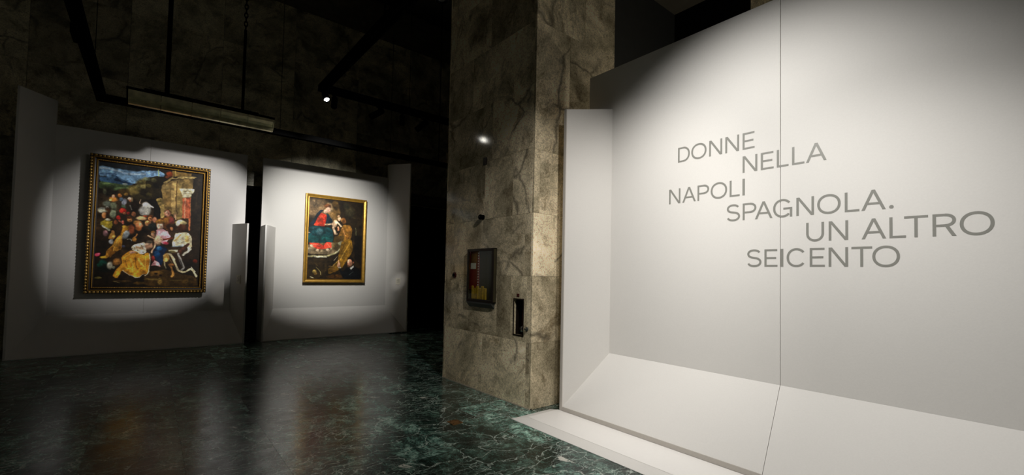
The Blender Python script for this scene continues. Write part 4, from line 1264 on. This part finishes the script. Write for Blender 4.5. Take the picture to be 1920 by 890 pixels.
    # broken brushwork: soft blotches of lighter and darker paint
    for sc, am in ((22, 0.14), (9, 0.14), (4, 0.10)):
        img *= (1 + am * smooth_field(sc))[..., None]
    s = np.clip(img, 0, 255) / 255
    return np.where(s <= 0.04045, s / 12.92, ((s + 0.055) / 1.055) ** 2.4)

def canvas(x0, x1, z0, z1, y, rows, nx, nz, base, seed, gain, parent):
    lin = np.clip(paint_canvas(rows, nx, nz, base, seed) * gain, 0, 0.92)
    X, Z = np.meshgrid(np.linspace(x0, x1, nx), np.linspace(z0, z1, nz))
    V = np.stack([X, np.full_like(X, y), Z], -1).reshape(-1, 3)
    idx = np.arange(nx * nz).reshape(nz, nx)
    Q = np.stack([idx[:-1, :-1], idx[:-1, 1:], idx[1:, 1:], idx[1:, :-1]], -1).reshape(-1, 4)
    me = bpy.data.meshes.new('canvas')
    me.vertices.add(len(V))
    me.vertices.foreach_set('co', V.ravel())
    me.loops.add(Q.size)
    me.loops.foreach_set('vertex_index', Q.ravel())
    me.polygons.add(len(Q))
    me.polygons.foreach_set('loop_start', np.arange(0, Q.size, 4))
    me.update(calc_edges=True)
    at = me.attributes.new('paint', 'FLOAT_COLOR', 'POINT')
    at.data.foreach_set('color', np.concatenate([lin.reshape(-1, 3), np.ones((nx * nz, 1))], 1).astype(np.float32).ravel())
    me.materials.append(M['canvas'])
    o = bpy.data.objects.new('canvas', me)
    return link(o, parent)

def moulding(x0, x1, z0, z1, prof):
    """mitred frame; profile = (inset from the outer edge, y) loop, front towards -y"""
    n = len(prof)
    V, Fc = [], []
    for cx, cz in ((0, 0), (1, 0), (1, 1), (0, 1)):
        for ins_, y in prof:
            V.append(((x1 - ins_) if cx else (x0 + ins_), y, (z1 - ins_) if cz else (z0 + ins_)))
    for c in range(4):
        e = (c + 1) % 4
        for i in range(n):
            j = (i + 1) % n
            Fc.append((c * n + i, e * n + i, e * n + j, c * n + j))
    return V, Fc

def around(x0, x1, z0, z1, inset, step):
    a0, a1, b0, b1 = x0 + inset, x1 - inset, z0 + inset, z1 - inset
    pts = []
    nx = max(2, round((a1 - a0) / step))
    nz = max(2, round((b1 - b0) / step))
    for i in range(nx):
        pts += [(a0 + (a1 - a0) * i / nx, b0, 0), (a1 - (a1 - a0) * i / nx, b1, 0)]
    for i in range(nz):
        pts += [(a1, b0 + (b1 - b0) * i / nz, 1), (a0, b1 - (b1 - b0) * i / nz, 1)]
    return pts

# large picture
fx0, fx1, fz0, fz1 = -0.925, 0.888, 1.045, 3.592
yf, yw = 10.985, YBK - 0.004
p1 = empty('framed_painting', ((fx0 + fx1) / 2, yw, fz0), 'large crowded religious oil painting in a carved and beaded gilt frame', 'painting')
raw('backing', box(fx0 + 0.02, fx1 - 0.02, yf + 0.045, yw, fz0 + 0.02, fz1 - 0.02), 'darkwood', p1)
fr1 = raw('frame', moulding(fx0, fx1, fz0, fz1, [(0, yf + 0.05), (0, yf + 0.015), (0.012, yf + 0.004), (0.05, yf + 0.002), (0.066, yf + 0.018), (0.086, yf + 0.026), (0.096, yf + 0.018), (0.112, yf + 0.016), (0.126, yf + 0.026), (0.126, yf + 0.05)]), 'darkwood', p1)
bb = raw('carved_beading', join(*[ball((x, yf + 0.004, z), 0.019 + 0.007 * (1 - s), 0.014, 0.019 + 0.007 * s, 8, 5) for x, z, s in around(fx0, fx1, fz0, fz1, 0.024, 0.056)]), 'giltbead', fr1, True)
bb['kind'] = 'stuff'
bb['label'] = 'row of carved gilt beads round the outer edge'
raw('outer_fillet', moulding(fx0, fx1, fz0, fz1, [(0.046, yf + 0.004), (0.049, yf - 0.004), (0.060, yf - 0.004), (0.063, yf + 0.010)]), 'gilt', fr1)
raw('inner_fillet', moulding(fx0, fx1, fz0, fz1, [(0.094, yf + 0.022), (0.096, yf + 0.012), (0.112, yf + 0.012), (0.114, yf + 0.024)]), 'gilt', fr1)
b2 = raw('inner_beading', join(*[ball((x, yf + 0.011, z), 0.007, 0.006, 0.007, 6, 4) for x, z, s in around(fx0, fx1, fz0, fz1, 0.104, 0.024)]), 'giltbead', fr1, True)
b2['kind'] = 'stuff'
canvas(fx0 + 0.12, fx1 - 0.12, fz0 + 0.12, fz1 - 0.12, yf + 0.032, PAINT1, 300, 430, (27, 20, 12), 3, 1.5, p1)

# smaller picture
gx0, gx1, gz0, gz1 = 2.752, 4.205, 1.258, 3.355
yf2 = 11.02
p2 = empty('framed_painting', ((gx0 + gx1) / 2, yw, gz0), 'smaller oil painting of a seated woman in red and teal, plain gold frame', 'painting')
raw('backing', box(gx0 + 0.02, gx1 - 0.02, yf2 + 0.04, yw, gz0 + 0.02, gz1 - 0.02), 'darkwood', p2)
fr2 = raw('frame', moulding(gx0, gx1, gz0, gz1, [(0, yf2 + 0.06), (0, yf2 + 0.012), (0.008, yf2 + 0.002), (0.020, yf2), (0.030, yf2 + 0.008), (0.062, yf2 + 0.020), (0.072, yf2 + 0.018), (0.08, yf2 + 0.030), (0.08, yf2 + 0.06)]), 'plaingilt', p2)
raw('sight_edge', moulding(gx0, gx1, gz0, gz1, [(0.070, yf2 + 0.024), (0.074, yf2 + 0.013), (0.080, yf2 + 0.013), (0.083, yf2 + 0.032)]), 'gilt', fr2)
canvas(gx0 + 0.078, gx1 - 0.078, gz0 + 0.078, gz1 - 0.078, yf2 + 0.034, PAINT2, 220, 330, (35, 26, 14), 5, 1.15, p2)

# caption cards on the slanting wings
def caption(px, py, pz_, nx_, ny_, wd, hg, label):
    n = Vector((nx_, ny_, 0)).normalized()
    t = Vector((n.y, -n.x, 0))
    c = empty('caption_card', (px, py, pz_ - hg / 2), label, 'card', 'caption cards beside the pictures')
    def plate(u0, u1, z0, z1, d0, d1):
        V = []
        for dd in (d0, d1):
            for uu_, zz in ((u0, z0), (u1, z0), (u1, z1), (u0, z1)):
                q = Vector((px, py, pz_)) + t * uu_ + n * dd
                V.append((q.x, q.y, q.z + zz))
        return V, [(0, 1, 2, 3), (7, 6, 5, 4), (0, 4, 5, 1), (1, 5, 6, 2), (2, 6, 7, 3), (3, 7, 4, 0)]
    cp = raw('card', plate(-wd / 2, wd / 2, -hg / 2, hg / 2, 0.001, 0.012), 'card', c)
    raw('print_lines', join(*[plate(-wd * .36, wd * (.30 if q % 3 else .1), hg * (.30 - .1 * q), hg * (.33 - .1 * q), 0.012, 0.0125) for q in range(6)]), 'ink', cp)['label'] = 'fine grey print'
def wing_pt(xf, xb, f):
    return xf + (xb - xf) * f, YF + (YBK - YF) * f
xx, yy = wing_pt(1.525, 1.325, 0.42)
caption(xx, yy, 1.32, -(YBK - YF), 1.325 - 1.525, 0.135, 0.185, 'cream caption card on the low wing right of the crowded painting')
xx, yy = wing_pt(5.185, 4.81, 0.42)
caption(xx, yy, 1.305, -(YBK - YF), 4.81 - 5.185, 0.135, 0.165, 'cream caption card on the tall wing nearest the pillar')

# ---------------------------------------------------------------- suspended track rails
RW, RH = 0.055, 0.05
def rail_x(x0, x1, y, z):
    return join(box(x0, x1, y - RW, y - 0.012, z - RH, z + RH, 0.004), box(x0, x1, y + 0.012, y + RW, z - RH, z + RH, 0.004), box(x0, x1, y - 0.012, y + 0.012, z - RH + 0.03, z + RH))
def rail_y(y0, y1, x, z):
    return join(box(x - RW, x - 0.012, y0, y1, z - RH, z + RH, 0.004), box(x + 0.012, x + RW, y0, y1, z - RH, z + RH, 0.004), box(x - 0.012, x + 0.012, y0, y1, z - RH + 0.03, z + RH))
AX, AY, AZ = 1.95, 7.08, 4.36
ra = empty('lighting_track', (AX, AY, AZ), 'black lighting track carrying spotlights, corner in front of the pictures', 'track')
raw('rail', rail_x(AX + RW, 6.6, AY, AZ), 'black', ra)
raw('rail', rail_y(-3.0, AY - RW, AX, AZ), 'black', ra)
raw('corner_joint', box(AX - RW, AX + RW, AY - RW, AY + RW, AZ - RH - 0.004, AZ + RH + 0.004, 0.006), 'black', ra)
for x, y in ((AX, 4.75), (AX, 0.5), (3.4, AY), (5.6, AY)):
    raw('suspension_cable', tube((x, y, AZ + RH), (x, y, 9.2), 0.012 if y == 4.75 else 0.004, 6), 'black', ra)
BX, BY, BZ = -0.668, 8.98, 4.07
rb = empty('lighting_track', (BX, BY, BZ), 'black lighting track running behind the hanging lamp near the display walls', 'track')
raw('rail', rail_x(BX + RW, 7.2, BY, BZ), 'black', rb)
raw('rail', rail_y(-1.0, BY - RW, BX, BZ), 'black', rb)
raw('corner_joint', box(BX - RW, BX + RW, BY - RW, BY + RW, BZ - RH - 0.004, BZ + RH + 0.004, 0.006), 'black', rb)
raw('clamp', box(BX - RW - 0.035, BX - RW, 6.55, 6.85, BZ - 0.05, BZ + 0.06, 0.006), 'black', rb)
for x, y in ((BX, 7.9), (1.75, BY), (3.9, BY), (5.08, BY)):
    raw('suspension_cable', tube((x, y, BZ + RH), (x, y, 9.2), 0.010 if x == 5.08 else 0.004, 6), 'black', rb)

def spotlight(x, y, z, aim, label, lit=False, length=0.26, rad=0.05):
    """cylindrical head on a track adapter; z = underside of the rail"""
    s = empty('track_spotlight', (x, y, z), label, 'spotlight', 'spotlights on the suspended tracks')
    raw('adapter', box(x - 0.028, x + 0.028, y - 0.028, y + 0.028, z - 0.03, z - 0.0005, 0.004), 'black', s)
    raw('stem', tube((x, y, z - 0.03), (x, y, z - 0.075), 0.011, 10), 'black', s)
    piv = Vector((x, y, z - 0.11))
    dr = (Vector(aim) - piv).normalized()
    h = raw('head', lathe(piv - dr * length * 0.35, dr, [(0, rad * 0.8), (0.012, rad), (length - 0.03, rad), (length - 0.03, rad * 1.04), (length, rad * 1.04), (length, rad * 0.86), (length - 0.02, rad * 0.84)], 22), 'black', s)
    raw('lens', lathe(piv - dr * length * 0.35 + dr * (length - 0.02), dr, [(0, rad * 0.84), (0.006, rad * 0.8), (0.012, rad * 0.4)], 22), 'lens_on' if lit else 'lens', h)
    return s
UZ = AZ - RH
SPOTS = {
    'pillar': ('black spotlight overhead aimed at the foot of the pillar', False, 0.05),
    'glow': ('glowing spotlight with lit lens hanging below the track corner', True, 0.045),
    'madonna': ('short black spotlight just right of the glowing one on the track', False, 0.045),
    'altarpiece': ('black spotlight tilted down to the left, halfway along the track', False, 0.05),
    'card_b': ('short black spotlight hanging nearly upright between two tilted ones', False, 0.045),
    'card_a': ('black spotlight tilted down to the left, nearest the pillar', False, 0.05),
    'title_a': ('black spotlight overhead aimed at the grey title lettering', False, 0.05),
    'pillar_fill': ('added black spotlight overhead brightening the front of the marble pillar', False, 0.05),
    'title_b': ('black spotlight overhead aimed at the foot of the title wall', False, 0.05)}
for bn, (lab, lit_, rad_) in SPOTS.items():
    (px_, py_, pz_), aim_ = BEAMS[bn][0], BEAMS[bn][1]
    spotlight(px_, py_, pz_ + 0.11, aim_, lab, lit_, BEAMS[bn][7], rad_)

# ---------------------------------------------------------------- hanging trough lamp
TY, TX0, TX1 = 8.72, -0.376, 1.582
lamp = empty('hanging_trough_lamp', ((TX0 + TX1) / 2, TY, 3.975), 'long half-round brassy glass lamp hung on rods and chain before the track', 'lamp')
prof = [(TY + 0.15 * math.cos(t), 4.168 + 0.19 * math.sin(t)) for t in (math.pi + math.pi * i / 12 for i in range(13))]
segs = 5
gl_w = (TX1 - TX0 - 0.04) / segs
for q in range(segs):
    a = TX0 + 0.02 + q * gl_w
    inner = [(yy_ * 1.0 + (TY - yy_) * 0.06, zz_ + 0.008) for yy_, zz_ in prof]
    raw('glass_panel', prism_axis(prof + inner[::-1], a + 0.003, a + gl_w - 0.003, 'x'), 'lampglass', lamp)
raw('rim_frame', join(box(TX0, TX1, TY - 0.165, TY - 0.148, 4.161, 4.195), box(TX0, TX1, TY + 0.148, TY + 0.165, 4.161, 4.195), box(TX0, TX0 + 0.018, TY - 0.165, TY + 0.165, 4.161, 4.195), box(TX1 - 0.018, TX1, TY - 0.165, TY + 0.165, 4.161, 4.195)), 'black', lamp)
cap = [(y_, z_) for y_, z_ in prof]
raw('end_cap', prism_axis(cap, TX0 + 0.004, TX0 + 0.018, 'x'), 'black', lamp)
raw('end_cap', prism_axis(cap, TX1 - 0.018, TX1 - 0.004, 'x'), 'lampglass', lamp)
raw('top_bar', box(-0.176, 1.348, TY - 0.05, TY + 0.05, 4.195, 4.256, 0.006), 'black', lamp)
for x in (0.0, 0.62, 1.24):
    raw('cross_bar', box(x - 0.02, x + 0.02, TY - 0.15, TY + 0.15, 4.179, 4.197), 'black', lamp)
raw('rod', tube((0.096, TY, 4.256), (0.096, TY, 9.2), 0.032, 12), 'black', lamp)
raw('rod', tube((1.113, TY, 4.256), (1.113, TY, 5.65), 0.022, 12), 'black', lamp)
links = []
for q in range(46):
    zc = 5.68 + q * 0.075
    ring = []
    for i in range(10):
        t0, t1 = 2 * math.pi * i / 10, 2 * math.pi * (i + 1) / 10
        def pt(t):
            a_, b_ = 0.024 * math.cos(t), 0.048 * math.sin(t)
            return (1.113 + (a_ if q % 2 else 0), TY + (0 if q % 2 else a_), zc + b_)
        ring.append(tube(pt(t0), pt(t1), 0.009, 5))
    links.append(join(*ring))
chn = raw('chain', join(*links), 'black', lamp)
chn['kind'] = 'stuff'
